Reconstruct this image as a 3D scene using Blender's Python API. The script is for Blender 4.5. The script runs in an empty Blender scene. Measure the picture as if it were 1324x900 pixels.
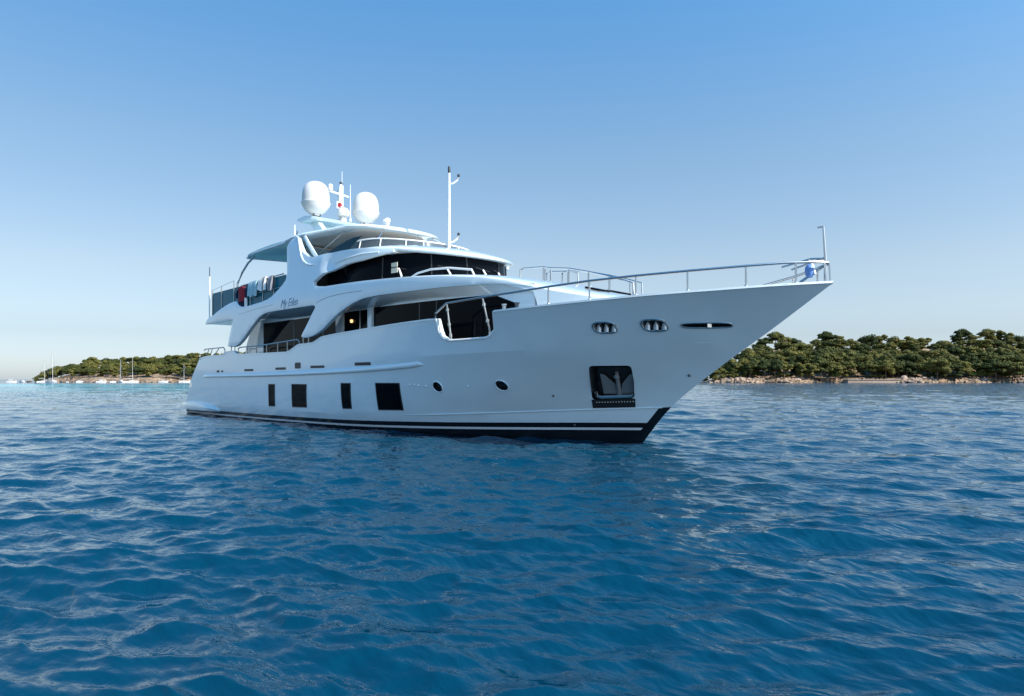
import bpy, bmesh, math, random
import numpy as np
from mathutils import Vector, Matrix
from mathutils.geometry import delaunay_2d_cdt
rad = math.radians
S = bpy.context.scene
COL = S.collection

# ------------------------------------------------------------------ camera
# world frame = yacht frame: +X towards the bow, +Y to port, Z up, water at z = 0
CAM = (35.05, -15.03, 1.66); YAW = rad(46.1)
cd = bpy.data.cameras.new('camera'); cam = bpy.data.objects.new('camera', cd); COL.objects.link(cam)
cam.location = CAM; cam.rotation_euler = (rad(90), 0, YAW)
cd.sensor_width = 36; cd.lens = 24.01; cd.shift_y = 40.5/1324
cd.clip_start = 0.1; cd.clip_end = 30000
S.camera = cam
S.render.resolution_x = 1024; S.render.resolution_y = 696

# ------------------------------------------------------------------ sky, sun, exposure
SUN_AZ = rad(9); SUN_EL = rad(40)          # azimuth from +X towards +Y
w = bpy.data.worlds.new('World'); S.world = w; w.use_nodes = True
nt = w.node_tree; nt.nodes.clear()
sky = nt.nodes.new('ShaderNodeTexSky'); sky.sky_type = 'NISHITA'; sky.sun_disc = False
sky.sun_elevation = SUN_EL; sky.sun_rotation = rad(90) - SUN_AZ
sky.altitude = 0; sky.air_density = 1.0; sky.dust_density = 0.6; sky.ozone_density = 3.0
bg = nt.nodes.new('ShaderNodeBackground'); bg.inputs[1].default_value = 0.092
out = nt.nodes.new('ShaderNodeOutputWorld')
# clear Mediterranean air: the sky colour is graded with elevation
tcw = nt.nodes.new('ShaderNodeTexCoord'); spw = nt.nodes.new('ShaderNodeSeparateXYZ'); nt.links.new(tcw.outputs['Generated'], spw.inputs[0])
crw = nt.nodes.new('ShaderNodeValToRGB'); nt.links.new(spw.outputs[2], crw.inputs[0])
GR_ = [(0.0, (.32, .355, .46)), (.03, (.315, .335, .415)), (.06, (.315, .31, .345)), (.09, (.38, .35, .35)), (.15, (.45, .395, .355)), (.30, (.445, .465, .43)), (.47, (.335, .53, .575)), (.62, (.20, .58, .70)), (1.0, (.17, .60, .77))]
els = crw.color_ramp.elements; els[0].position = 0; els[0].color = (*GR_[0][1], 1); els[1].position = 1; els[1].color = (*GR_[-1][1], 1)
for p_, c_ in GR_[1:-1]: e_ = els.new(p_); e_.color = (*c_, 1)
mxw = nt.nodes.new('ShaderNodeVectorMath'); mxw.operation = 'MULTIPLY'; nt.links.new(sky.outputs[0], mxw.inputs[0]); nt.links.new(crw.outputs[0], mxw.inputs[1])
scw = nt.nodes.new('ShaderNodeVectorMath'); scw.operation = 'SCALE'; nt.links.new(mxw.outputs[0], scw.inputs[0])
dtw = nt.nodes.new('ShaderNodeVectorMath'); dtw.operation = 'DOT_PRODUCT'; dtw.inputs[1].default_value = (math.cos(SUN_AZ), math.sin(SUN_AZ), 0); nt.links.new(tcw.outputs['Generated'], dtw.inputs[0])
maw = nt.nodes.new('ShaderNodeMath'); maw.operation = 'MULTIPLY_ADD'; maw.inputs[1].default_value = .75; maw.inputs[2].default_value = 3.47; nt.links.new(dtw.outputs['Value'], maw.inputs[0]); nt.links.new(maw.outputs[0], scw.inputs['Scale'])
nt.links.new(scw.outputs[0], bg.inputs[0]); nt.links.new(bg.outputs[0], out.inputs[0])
ld = bpy.data.lights.new('sun', 'SUN'); ld.energy = 5.0; ld.angle = rad(0.53); ld.color = (1, .91, .81)
sun = bpy.data.objects.new('sun', ld); COL.objects.link(sun)
sv = Vector((math.cos(SUN_AZ)*math.cos(SUN_EL), math.sin(SUN_AZ)*math.cos(SUN_EL), math.sin(SUN_EL)))
sun.rotation_euler = sv.to_track_quat('Z', 'Y').to_euler(); sun.location = (40, 10, 40)
S.view_settings.view_transform = 'Standard'; S.view_settings.look = 'None'
S.view_settings.exposure = 0.5; S.view_settings.gamma = 1

# ------------------------------------------------------------------ helpers
def tag(o, label=None, cat=None, group=None, kind=None):
    if label: o['label'] = label
    if cat: o['category'] = cat
    if group: o['group'] = group
    if kind: o['kind'] = kind
    return o
def empty(name, loc=(0, 0, 0), rz=0, label=None, cat=None, group=None):
    o = bpy.data.objects.new(name, None); COL.objects.link(o); o.location = loc; o.rotation_euler = (0, 0, rz)
    o.empty_display_size = .3
    return tag(o, label, cat, group)
def link(name, me, parent=None):
    o = bpy.data.objects.new(name, me); COL.objects.link(o)
    if parent is not None: o.parent = parent
    return o
class MB:
    """collects shapes, then links them as one mesh object"""
    def __init__(s): s.v = []; s.f = []; s.m = []
    def add(s, vs, fs, m=0):
        n = len(s.v); s.v += [tuple(p) for p in vs]
        s.f += [tuple(n+i for i in f) for f in fs]; s.m += [m]*len(fs); return s
    def box(s, c, d, m=0, rz=0, ry=0, taper=1.0):
        x, y, z = d[0]/2, d[1]/2, d[2]/2
        vs = [Vector((a*x*(taper if e > 0 else 1), b*y*(taper if e > 0 else 1), e*z)) for e in (-1, 1) for b in (-1, 1) for a in (-1, 1)]
        M = Matrix.Translation(c) @ Matrix.Rotation(rz, 4, 'Z') @ Matrix.Rotation(ry, 4, 'Y')
        return s.add([M @ p for p in vs], [(0, 2, 3, 1), (4, 5, 7, 6), (0, 1, 5, 4), (2, 6, 7, 3), (0, 4, 6, 2), (1, 3, 7, 5)], m)
    def tube(s, pts, r, n=8, m=0, closed=False, flat=1.0):
        pts = [Vector(p) for p in pts]; N = len(pts)
        rs = r if isinstance(r, (list, tuple)) else [r]*N
        rings = []; up = Vector((0, 0, 1))
        for i, p in enumerate(pts):
            a = pts[i-1] if (i > 0 or closed) else p
            b = pts[(i+1) % N] if (i < N-1 or closed) else p
            t = (b-a).normalized()
            u = up if abs(t.dot(up)) < .95 else Vector((1, 0, 0))
            e1 = t.cross(u).normalized(); e2 = e1.cross(t).normalized()
            rings.append([p+e1*math.cos(k*2*math.pi/n)*rs[i]*flat+e2*math.sin(k*2*math.pi/n)*rs[i] for k in range(n)])
        vs = [q for rg in rings for q in rg]; fs = []
        for i in range(N if closed else N-1):
            j = (i+1) % N
            for k in range(n):
                l = (k+1) % n; fs.append((i*n+k, i*n+l, j*n+l, j*n+k))
        if not closed: fs += [tuple(range(n))[::-1], tuple((N-1)*n+k for k in range(n))]
        return s.add(vs, fs, m)
    def lathe(s, prof, c=(0, 0, 0), n=28, m=0):
        vs = []; fs = []
        for r, z in prof:
            vs += [(c[0]+r*math.cos(k*2*math.pi/n), c[1]+r*math.sin(k*2*math.pi/n), c[2]+z) for k in range(n)]
        for i in range(len(prof)-1):
            for k in range(n):
                l = (k+1) % n; fs.append((i*n+k, i*n+l, (i+1)*n+l, (i+1)*n+k))
        fs += [tuple(range(n))[::-1], tuple((len(prof)-1)*n+k for k in range(n))]
        return s.add(vs, fs, m)
    def loft(s, rings, m=0, closed=True, caps=True):
        n = len(rings[0]); vs = [p for r in rings for p in r]; fs = []
        for i in range(len(rings)-1):
            for k in range(n if closed else n-1):
                l = (k+1) % n; fs.append((i*n+k, i*n+l, (i+1)*n+l, (i+1)*n+k))
        if caps: fs += [tuple(range(n))[::-1], tuple((len(rings)-1)*n+k for k in range(n))]
        return s.add(vs, fs, m)
    def build(s, name, mats, parent=None, angle=32, bevel=0, fix=True):
        me = bpy.data.meshes.new(name); me.from_pydata(s.v, [], s.f); me.update()
        if not isinstance(mats, (list, tuple)): mats = [mats]
        for m in mats: me.materials.append(m)
        me.polygons.foreach_set('material_index', s.m)
        if fix or bevel:
            bm = bmesh.new(); bm.from_mesh(me)
            bmesh.ops.remove_doubles(bm, verts=bm.verts, dist=1e-5)
            if bevel: bmesh.ops.bevel(bm, geom=[e for e in bm.edges if e.is_manifold and e.calc_face_angle() > .5], offset=bevel, segments=2, affect='EDGES', profile=.6)
            if fix: bmesh.ops.recalc_face_normals(bm, faces=bm.faces)
            bm.to_mesh(me); bm.free()
        me.shade_smooth(); me.set_sharp_from_angle(angle=rad(angle))
        return link(name, me, parent)

def split_sides(o):
    """port and starboard copies of a fitting become objects of their own"""
    bm = bmesh.new(); bm.from_mesh(o.data); bm.verts.ensure_lookup_table(); seen = set(); side = {}
    for v in bm.verts:
        if v.index in seen: continue
        st = [v]; seen.add(v.index); comp = []
        while st:
            a = st.pop(); comp.append(a)
            for e in a.link_edges:
                b = e.other_vert(a)
                if b.index not in seen: seen.add(b.index); st.append(b)
        y = sum(a.co.y for a in comp)/len(comp)
        for a in comp: side[a.index] = 1 if y > 0 else -1
    if len(set(side.values())) < 2: bm.free(); return o
    b2 = bm.copy(); b2.verts.ensure_lookup_table()
    bmesh.ops.delete(bm, geom=[v for v in bm.verts if side[v.index] > 0], context='VERTS')
    bmesh.ops.delete(b2, geom=[v for v in b2.verts if side[v.index] < 0], context='VERTS')
    me2 = o.data.copy(); bm.to_mesh(o.data); b2.to_mesh(me2); bm.free(); b2.free()
    c = o.copy(); c.data = me2; COL.objects.link(c); return o

def copy_tree(o, parent=None):
    c = o.copy(); COL.objects.link(c)
    if parent is not None: c.parent = parent
    for ch in list(o.children): copy_tree(ch, c)
    return c

def pchip(xs, ys, x):
    n = len(xs)
    if x <= xs[0]: return ys[0]
    if x >= xs[-1]: return ys[-1]
    h = [xs[i+1]-xs[i] for i in range(n-1)]; d = [(ys[i+1]-ys[i])/h[i] for i in range(n-1)]
    i = 0
    while x > xs[i+1]: i += 1
    def mm(k):
        if k == 0: return d[0]
        if k == n-1: return d[-1]
        if d[k-1]*d[k] <= 0: return 0.
        w1 = 2*h[k]+h[k-1]; w2 = h[k]+2*h[k-1]
        return (w1+w2)/(w1/d[k-1]+w2/d[k])
    t = (x-xs[i])/h[i]; a = mm(i); b = mm(i+1)
    return ys[i]*(2*t**3-3*t**2+1)+h[i]*a*(t**3-2*t*t+t)+ys[i+1]*(-2*t**3+3*t*t)+h[i]*b*(t**3-t*t)
def tab(T, x): return pchip([p[0] for p in T], [p[1] for p in T], x)

def inpoly(x, y, P):
    c = False; j = len(P)-1
    for i in range(len(P)):
        if (P[i][1] > y) != (P[j][1] > y) and x < (P[j][0]-P[i][0])*(y-P[i][1])/(P[j][1]-P[i][1])+P[i][0]: c = not c
        j = i
    return c
def densify(P, step, closed=True):
    o = []
    for i in range(len(P) if closed else len(P)-1):
        a = P[i]; b = P[(i+1) % len(P)]; n = max(1, int(math.hypot(b[0]-a[0], b[1]-a[1])/step+.5))
        o += [(a[0]+(b[0]-a[0])*k/n, a[1]+(b[1]-a[1])*k/n) for k in range(n)]
    if not closed: o.append(P[-1])
    return o
def rounded(P, R=.12, n=4):
    """round the corners of a closed polygon"""
    o = []; N = len(P)
    for i in range(N):
        a, b, c = Vector(P[i-1]), Vector(P[i]), Vector(P[(i+1) % N])
        u = (a-b); v = (c-b); r = min(R, u.length*.45, v.length*.45)
        if u.length < 1e-6 or v.length < 1e-6 or u.normalized().dot(v.normalized()) < -.96: o.append(tuple(b)); continue
        p = b+u.normalized()*r; q = b+v.normalized()*r
        for k in range(n+1):
            t = k/n; o.append(tuple(p*(1-t)**2+b*2*t*(1-t)+q*t*t))
    return o
def cdt(outline, holes=(), lines=(), gx=.4, gz=.4, keep=None):
    """triangulate a region of the plane with a regular point grid inside, holes left open, lines kept as edges"""
    step = min(gx, gz)
    V = []; E = []
    def ring(P, closed):
        Q = densify(P, step, closed); n = len(V)
        V.extend(Vector(p) for p in Q)
        for k in range(len(Q)-(0 if closed else 1)): E.append((n+k, n+(k+1) % len(Q)))
    ring(outline, True)
    for h in holes: ring(h, True)
    for l in lines: ring(l, False)
    A = np.array([tuple(v) for v in V])
    x0, z0 = A.min(0); x1, z1 = A.max(0)
    nx = max(1, int(round((x1-x0)/gx))); nz = max(1, int(round((z1-z0)/gz)))
    for i in range(1, nx):
        for j in range(1, nz):
            p = (x0+(x1-x0)*i/nx, z0+(z1-z0)*j/nz)
            if not inpoly(p[0], p[1], outline) or any(inpoly(p[0], p[1], h) for h in holes): continue
            if np.min(np.hypot(A[:, 0]-p[0], A[:, 1]-p[1])) < .45*step: continue
            V.append(Vector(p))
    r = delaunay_2d_cdt(V, E, [], 0, 1e-6)
    vs = [tuple(v) for v in r[0]]; fs = []
    for f in r[2]:
        cx = sum(vs[i][0] for i in f)/3; cz = sum(vs[i][1] for i in f)/3
        if inpoly(cx, cz, outline) and not any(inpoly(cx, cz, h) for h in holes): fs.append(tuple(f))
    return vs, fs
def bedges(fs):
    d = {}
    for f in fs:
        for k in range(len(f)):
            e = (f[k], f[(k+1) % len(f)])
            if (e[1], e[0]) in d: del d[(e[1], e[0])]
            else: d[e] = 1
    return list(d)
def side_plate(mb, outline, vfun, thick=.1, holes=(), lines=(), sides=(1, -1), g=.35, mat=None, m=0, out=0.0):
    """a plate standing along the hull side, outline in (x, z), half-breadth vfun(x, z); sides 1 starboard, -1 port"""
    vs, fs = cdt(outline, holes, lines, g, g)
    be = bedges(fs)
    for s in sides:
        P = [(x, -s*(vfun(x, z)+out), z) for x, z in vs]; n0 = len(mb.v)
        ff = [f if s > 0 else f[::-1] for f in fs]
        mi = [(mat(sum(vs[i][0] for i in f)/3, sum(vs[i][1] for i in f)/3) if mat else m) for f in fs]
        if thick > 0:
            Q = [(x, -s*(vfun(x, z)+out-thick), z) for x, z in vs]; k = len(P)
            mb.add(P+Q, ff, 0); mb.m[-len(ff):] = mi
            mb.f += [tuple(n0+k+i for i in f[::-1]) for f in ff]; mb.m += mi
            for a, b in be:
                q = (a, b, k+b, k+a); q = q[::-1] if s > 0 else q
                mb.f.append(tuple(n0+i for i in q)); mb.m.append(mi[0])
        else:
            mb.add(P, ff, 0); mb.m[-len(ff):] = mi
    return mb

# ------------------------------------------------------------------ materials
def mat(name, base, rough=.5, metal=0, coat=0, ior=1.45, spec=None, var=0, scale=3, emit=None, bump=0, alpha=1, trans=0):
    m = bpy.data.materials.new(name); m.use_nodes = True; n = m.node_tree.nodes; l = m.node_tree.links
    b = n['Principled BSDF']; b.inputs['Base Color'].default_value = (*base, 1)
    b.inputs['Roughness'].default_value = rough; b.inputs['Metallic'].default_value = metal; b.inputs['IOR'].default_value = ior
    b.inputs['Coat Weight'].default_value = coat; b.inputs['Coat Roughness'].default_value = .04
    b.inputs['Alpha'].default_value = alpha; b.inputs['Transmission Weight'].default_value = trans
    if spec is not None: b.inputs['Specular IOR Level'].default_value = spec
    if emit: b.inputs['Emission Color'].default_value = (*emit[:3], 1); b.inputs['Emission Strength'].default_value = emit[3]
    if var or bump:
        tc = n.new('ShaderNodeTexCoord'); nz = n.new('ShaderNodeTexNoise'); nz.inputs['Scale'].default_value = scale; nz.inputs['Detail'].default_value = 6
        l.new(tc.outputs['Object'], nz.inputs['Vector'])
        if var:
            mr = n.new('ShaderNodeMapRange'); mr.inputs[1].default_value = .3; mr.inputs[2].default_value = .7
            mr.inputs[3].default_value = 1-var; mr.inputs[4].default_value = 1+var
            mx = n.new('ShaderNodeVectorMath'); mx.operation = 'SCALE'; mx.inputs[0].default_value = base
            l.new(nz.outputs[0], mr.inputs[0]); l.new(mr.outputs[0], mx.inputs['Scale']); l.new(mx.outputs[0], b.inputs['Base Color'])
        if bump:
            bp = n.new('ShaderNodeBump'); bp.inputs['Strength'].default_value = bump; bp.inputs['Distance'].default_value = .05
            l.new(nz.outputs[0], bp.inputs['Height']); l.new(bp.outputs[0], b.inputs['Normal']); l.new(bp.outputs[0], b.inputs['Coat Normal'])
    return m
GEL = mat('white_gelcoat', (.71, .805, .835), .1, coat=.9, var=.02, scale=1.2, bump=.10)
BLACK = mat('black_boot_paint', (.008, .010, .013), .25, coat=.2)
STRIPE = mat('white_boot_stripe', (.72, .73, .74), .25)
RED = mat('antifouling', (.05, .012, .01), .6)
GLASS = mat('tinted_glass', (.003, .004, .006), .03, ior=1.3, spec=.09)
SMOKE = mat('smoked_screen', (.004, .15, .20), .08, ior=1.4, spec=.08, alpha=.97)
PERSPEX = mat('pale_perspex', (.10, .12, .13), .08, alpha=.6)
STEEL = mat('polished_steel', (.50, .50, .49), .35, metal=1)
DARKSTEEL = mat('dark_steel', (.10, .11, .12), .35, metal=.8)
DARK = mat('dark_trim', (.02, .022, .025), .45)
TEAK = mat('teak_deck', (.33, .20, .11), .6, var=.2, scale=9)
CANVAS = mat('awning_canvas', (.55, .78, .78), .8)
_n = CANVAS.node_tree; _tr = _n.nodes.new('ShaderNodeBsdfTranslucent'); _tr.inputs[0].default_value = (.35, .62, .64, 1); _mx = _n.nodes.new('ShaderNodeMixShader'); _mx.inputs[0].default_value = .22
_n.links.new(_n.nodes['Principled BSDF'].outputs[0], _mx.inputs[1]); _n.links.new(_tr.outputs[0], _mx.inputs[2]); _n.links.new(_mx.outputs[0], _n.nodes['Material Output'].inputs[0])
WHITEPAINT = mat('white_paint', (.82, .82, .80), .3)
DOME = mat('dome_shell', (.64, .63, .60), .4)
TOWEL = mat('towel_white', (.88, .87, .84), .95, bump=.3, scale=40)
TAN = mat('towel_stripe', (.42, .24, .15), .95)
REDCLOTH = mat('red_cloth', (.32, .02, .03), .9)
NAVYCLOTH = mat('navy_cloth', (.015, .02, .05), .9)
AQUACLOTH = mat('pale_aqua_cloth', (.38, .55, .58), .9)
BLUEF = mat('blue_vinyl', (.14, .27, .58), .4)
LETTER = mat('name_letters', (.24, .32, .42), .4)
WARM = mat('warm_lamp', (1, .7, .4), .5, emit=(1, .55, .22, 1.2))
BEIGE = mat('beige_liner', (.55, .50, .44), .6)
# ================================================================== the yacht
STEM = [(-1.2, 23.3), (-.6, 24.0), (0, 24.45), (.95, 25.3), (1.87, 26.54), (2.82, 27.99), (3.74, 29.34)]
def xstem(z): return tab(STEM, z)
def zstem(x): return tab([(b, a) for a, b in STEM], x)
ROWS = [
 [(-1,2.6,-.9),(8,2.7,-.9),(14,2.4,-.9),(18,1.7,-.9),(21,.9,-.9),(23.6,0,-.9)],
 [(-1,3.15,0),(8,3.25,0),(13,3.15,0),(16,2.9,0),(18.5,2.4,0),(20.5,1.78,0),(22.3,1.08,0),(23.6,.47,0),(24.45,0,0)],
 [(-1,3.32,.5),(8,3.38,.5),(13,3.33,.5),(16,3.14,.52),(18.5,2.68,.6),(20.5,2.08,.7),(22.3,1.4,.8),(23.9,.7,.88),(25.3,0,.95)],
 [(-1,3.36,1.1),(8,3.43,1.1),(14,3.4,1.12),(17,3.2,1.2),(19,2.86,1.26),(21,2.33,1.33),(23,1.55,1.41),(24.6,.8,1.47),(26.06,0,1.52)],
 [(-1,3.4,1.75),(8,3.46,1.78),(14,3.45,1.85),(17,3.36,1.93),(19,3.14,1.96),(21,2.73,1.98),(23,2.08,2.0),(25,1.2,2.03),(26.83,0,2.06)],
 [(-1,3.42,2.1),(8,3.46,2.1),(14,3.46,2.2),(17,3.42,2.27),(19,3.28,2.32),(21,2.98,2.37),(23,2.45,2.42),(25,1.66,2.47),(26.5,.85,2.51),(27.56,0,2.54)],
 [(-1,3.4,2.9),(8,3.46,2.9),(14,3.46,3.15),(18,3.46,3.3),(20,3.4,3.35),(22,3.22,3.41),(24,2.84,3.48),(26,2.22,3.56),(27.5,1.5,3.62),(28.6,.78,3.68),(29.34,0,3.74)]]
def row(i, x):
    r = ROWS[i]; return pchip([p[0] for p in r], [p[1] for p in r], x), pchip([p[0] for p in r], [p[2] for p in r], x)
_c = {}
def hb(x, z):
    """half-breadth of the hull at station x, height z"""
    if x not in _c:
        pts = []
        if x > 23.3: pts.append((zstem(x), 0., 0))
        for i, r in enumerate(ROWS):
            if x <= r[-1][0]:
                b, zz = row(i, x)
                if not pts or zz > pts[-1][0]+1e-4: pts.append((zz, b, i))
        _c[x] = pts
    pts = _c[x]
    if len(pts) < 2: return 0.
    if z >= pts[-1][0]: return pts[-1][1]+(z-pts[-1][0])*.02
    mid = [p for p in pts if p[2] in (2, 3, 4, 5)]
    if pts[0][2] == 0 and x > 25.3: mid = [pts[0]]+[p for p in mid if p[0] > pts[0][0]]
    if len(mid) > 1 and mid[0][0] <= z <= mid[-1][0]: return pchip([p[0] for p in mid], [p[1] for p in mid], z)
    return float(np.interp(z, [p[0] for p in pts], [p[1] for p in pts]))

yacht = empty('motor_yacht', (0, 0, 0), 0, 'large white three-deck motor yacht with two radomes, filling the middle of the photo', 'yacht')

# sheer outline, stern to bow, with its dips and the starboard boarding gate
AFT = [(1.95, 2.6), (2.15, 2.66), (2.74, 2.71), (4.8, 2.72), (5.0, 2.78), (5.2, 2.85), (5.83, 2.87), (6.05, 2.82), (6.3, 2.73), (6.81, 2.70),
       (8.8, 2.68), (10.91, 2.67), (11.2, 2.72), (11.53, 2.82), (11.75, 2.89), (11.95, 2.92), (12.7, 2.93), (12.99, 2.95), (13.27, 3.03), (13.54, 3.11), (14.07, 3.15)]
SH1 = [(x, row(6, x)[1]) for x in np.arange(14.6, 19.9, .5)] + [(19.93, 3.33)]
GATE = [(19.96, 3.0), (20.0, 2.86), (20.14, 2.78), (20.34, 2.73), (21.0, 2.74), (21.56, 2.76), (21.74, 2.83), (21.90, 2.95), (22.04, 3.38)]
SH2 = [(x, row(6, x)[1]) for x in list(np.arange(22.1, 28.9, .45))+[28.9, 29.1]]
SHEER = AFT+SH1+GATE+SH2
STEMP = [(xstem(z), z) for z in np.linspace(-.88, 3.72, 26)]
HOUT = [(-.6, -.88)]+[(x, -.88) for x in (6, 12, 18)]+STEMP+[(29.34, 3.74)]+SHEER[::-1]+[(.55, 1.45), (.12, .87), (-.1, .5), (-.5, .1)]
STOP = [(-1, .24), (4, .25), (7.8, .26), (14.3, .30), (18.6, .38), (24.7, .53), (26, .55)]
def zs_top(x): return tab(STOP, x)
def wst_top(x): return zs_top(x)-.135
def wst_bot(x): return zs_top(x)-.20
def xblack(z): return 24.50+(z-.36)*.92
def hull_mat(x, z):
    if x > xblack(z) and z < row(2, min(x, 25.3))[1]: return 1
    t = zs_top(x)
    if z > t: return 0
    if z > t-.135: return 1
    if z > t-.20: return 2
    return 1
lines = [[(x, row(2, x)[1]) for x in np.arange(0, 25.2, .4)]+[(25.28, .949)],
         [(x, row(5, x)[1]) for x in np.arange(1.6, 27.4, .4)]+[(27.5, 2.535)],
         [(xblack(z), z) for z in np.linspace(-.5, .93, 8)]]
for fn in (zs_top, wst_top, wst_bot): lines.append([(x, fn(x)) for x in np.arange(-.2, 24.2, .5)]+[(xblack(fn(24.4)), fn(24.4))])
# openings in the side: anchor pocket, oval mooring ports, bow slot, portholes
def oval(cx, cz, a, b, n=20, p=2.0): return [(cx+a*math.copysign(abs(math.cos(t))**(2/p), math.cos(t)), cz+b*math.copysign(abs(math.sin(t))**(2/p), math.sin(t))) for t in np.linspace(0, 2*math.pi, n, endpoint=False)]
ANCH = rounded([(23.56, 1.12), (24.56, 1.16), (24.93, 2.0), (23.96, 2.0)], .1, 3)
PORTS = [oval(24.82, 2.90, .26, .125, 20, 2.8), oval(25.90, 2.92, .255, .13, 20, 2.8)]
SLOT = oval(26.88, 2.895, .46, .055, 22, 3.2)
HOLES = [oval(19.31, 1.44, .17, .155), oval(21.41, 1.49, .18, .145)]
allholes = [ANCH]+PORTS+[SLOT]+HOLES
mb = MB()
side_plate(mb, HOUT, hb, 0, holes=allholes, lines=lines, g=.3, mat=hull_mat)
# reveals of the openings
for h in allholes:
    dep = .30 if h is ANCH else .10
    for s in (1, -1):
        n = len(h); v0 = len(mb.v)
        mb.v += [(x, -s*hb(x, z), z) for x, z in h]+[(x, -s*(max(.03, hb(x, z)-dep)), z) for x, z in h]
        for k in range(n):
            l = (k+1) % n; q = (v0+k, v0+l, v0+n+l, v0+n+k)
            mb.f.append(q if s < 0 else q[::-1]); mb.m.append(1 if (h is ANCH or h in HOLES) else 3)
        mb.f.append(tuple(v0+n+k for k in range(n))); mb.m.append(1)
# transom
tr = [(1.95, 2.6), (.9, 1.8), (.55, 1.45), (.12, .87), (-.1, .5), (-.5, .1), (-.6, -.88)]
rings = [[(x-.05*(1-(y/1.0)**2), y*hb(x, z), z) for y in np.linspace(-1, 1, 9)] for x, z in tr]
mb.loft(rings, 0, closed=False, caps=False)
hull = mb.build('hull', [GEL, BLACK, STRIPE, STEEL], yacht, angle=13, fix=False)
bm = bmesh.new(); bm.from_mesh(hull.data); bmesh.ops.remove_doubles(bm, verts=bm.verts, dist=1e-4); bm.to_mesh(hull.data); bm.free()
hull.data.set_sharp_from_angle(angle=rad(11))

# inside of the bulwarks
def hin(x, z): return max(.02, hb(x, z)-.13)
mb = MB()
LIN = [(2.2, 1.9)]+[(x, 1.9) for x in np.arange(3, 22.2, 1)]+[(22.6, 2.9)]+[(x, 2.9) for x in np.arange(23, 27.6, .8)]+[(28.3, 3.2), (28.6, 3.6)]+[(x, z-.005) for x, z in SHEER[::-1] if x < 28.7]
side_plate(mb, LIN, hin, 0, g=.5); split_sides(mb.build('bulwark_lining', GEL, hull, fix=False))
# capping along the sheer
mb = MB()
def capsweep(P, s):
    rings = []
    for x, z in P:
        b = row(6, x)[0] if z > 3.2 or x < 19 or x > 23 else hb(x, z)
        b = hb(x, z); o = b+.012; i = max(.0, b-.16)
        rings.append([(x, -s*o, z-.025), (x, -s*o, z+.02), (x, -s*i, z+.022), (x, -s*i, z-.025)])
    mb.loft(rings)
capsweep(SHEER+[(29.3, 3.735)], 1); capsweep(SHEER+[(29.3, 3.735)], -1)
split_sides(mb.build('cap_rail', GEL, hull, angle=40))
# rubbing strake: a rounded moulding that stands out from the side
mb = MB()
def strake(s):
    rings = []
    XS = [2.5, 2.62, 2.8, 4, 6, 8, 10, 12, 14, 16, 17.5, 18.5, 18.85, 19.0, 19.06]
    for x in XS:
        z0 = tab([(2.5, 1.74), (8, 1.76), (12.7, 1.81), (16.6, 1.90), (19, 2.02)], x); h = tab([(2.5, .16), (8, .19), (16.6, .20), (19, .18)], x)
        o = tab([(2.5, .01), (2.8, .06), (17.5, .07), (18.85, .05), (19.06, .005)], x)
        if x > 18.6: h *= tab([(18.5, 1), (18.9, .8), (19.06, .35)], x); z0 += .03
        rg = []
        for dz, do in ((0, -.03), (.0, .6), (.12, .93), (.35, 1), (.7, .72), (1.0, -.03)):
            z = z0+h*dz; rg.append((x, -s*(hb(x, z)+(o*do if do > 0 else -.02)), z))
        rings.append(rg)
    mb.loft(rings)
strake(1); strake(-1); split_sides(mb.build('rubbing_strake', GEL, hull, angle=50))
# spray rail along the forward chine
for s in (1, -1):
    mb = MB(); pts = []
    for x in np.arange(17.6, 25.2, .3): b, z = row(2, x); pts.append((x, -s*(b+.004), z))
    mb.tube(pts, [min(.022, .004+.004*k) for k in range(len(pts))], 6); mb.build('spray_rail', GEL, hull)
# spray knuckle at the stern: swim platform with rounded shoulders
mb = MB()
rings = []
for x in (-1.35, -1.3, -1.15, -.6, .2, 1.4, 2.6, 3.4, 3.8, 4.0):
    hw = tab([(-1.35, 2.8), (-1.15, 3.15), (-.5, 3.4), (.5, 3.5), (2.4, 3.53), (3.4, 3.5), (4.0, 3.36)], x); zt = tab([(-1.35, .40), (-.6, .56), (1.4, .62), (3.2, .50), (4.0, .36)], x); zb = tab([(-1.35, .2), (4.0, .22)], x)
    rings.append([(x, -hw+.22, zt), (x, -hw+.06, zt-.03), (x, -hw, (zt+zb)/2), (x, -hw+.05, zb), (x, -hw+.3, zb-.03), (x, hw-.3, zb-.03), (x, hw-.05, zb), (x, hw, (zt+zb)/2), (x, hw-.06, zt-.03), (x, hw-.22, zt)])
mb.loft(rings); mb.build('swim_platform', GEL, hull, angle=40)

def hull_panel(P, out=.006, th=.03, m=GLASS, name='hull_window', frame=.035, s=1, g=.3):
    mb = MB()
    if frame:
        cx = sum(p[0] for p in P)/len(P); cz = sum(p[1] for p in P)/len(P)
        F = [(p[0]+math.copysign(frame, p[0]-cx), p[1]+math.copysign(frame, p[1]-cz)) for p in P]
        side_plate(mb, F, hb, th, holes=[P], sides=(s,), g=g, out=out+.012, m=1)
    side_plate(mb, P, hb, th, sides=(s,), g=g, out=out)
    return mb.build(name, [m, DARK], hull, angle=30, fix=False)
WINS = [[(9.32, .64), (9.79, .65), (9.90, 1.45), (9.42, 1.45)], [(11.27, .66), (12.30, .68), (12.43, 1.46), (11.36, 1.46)],
        [(14.74, .71), (15.20, .72), (15.35, 1.51), (14.84, 1.51)], [(16.62, .72), (17.66, .74), (17.81, 1.52), (16.74, 1.52)]]
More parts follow.
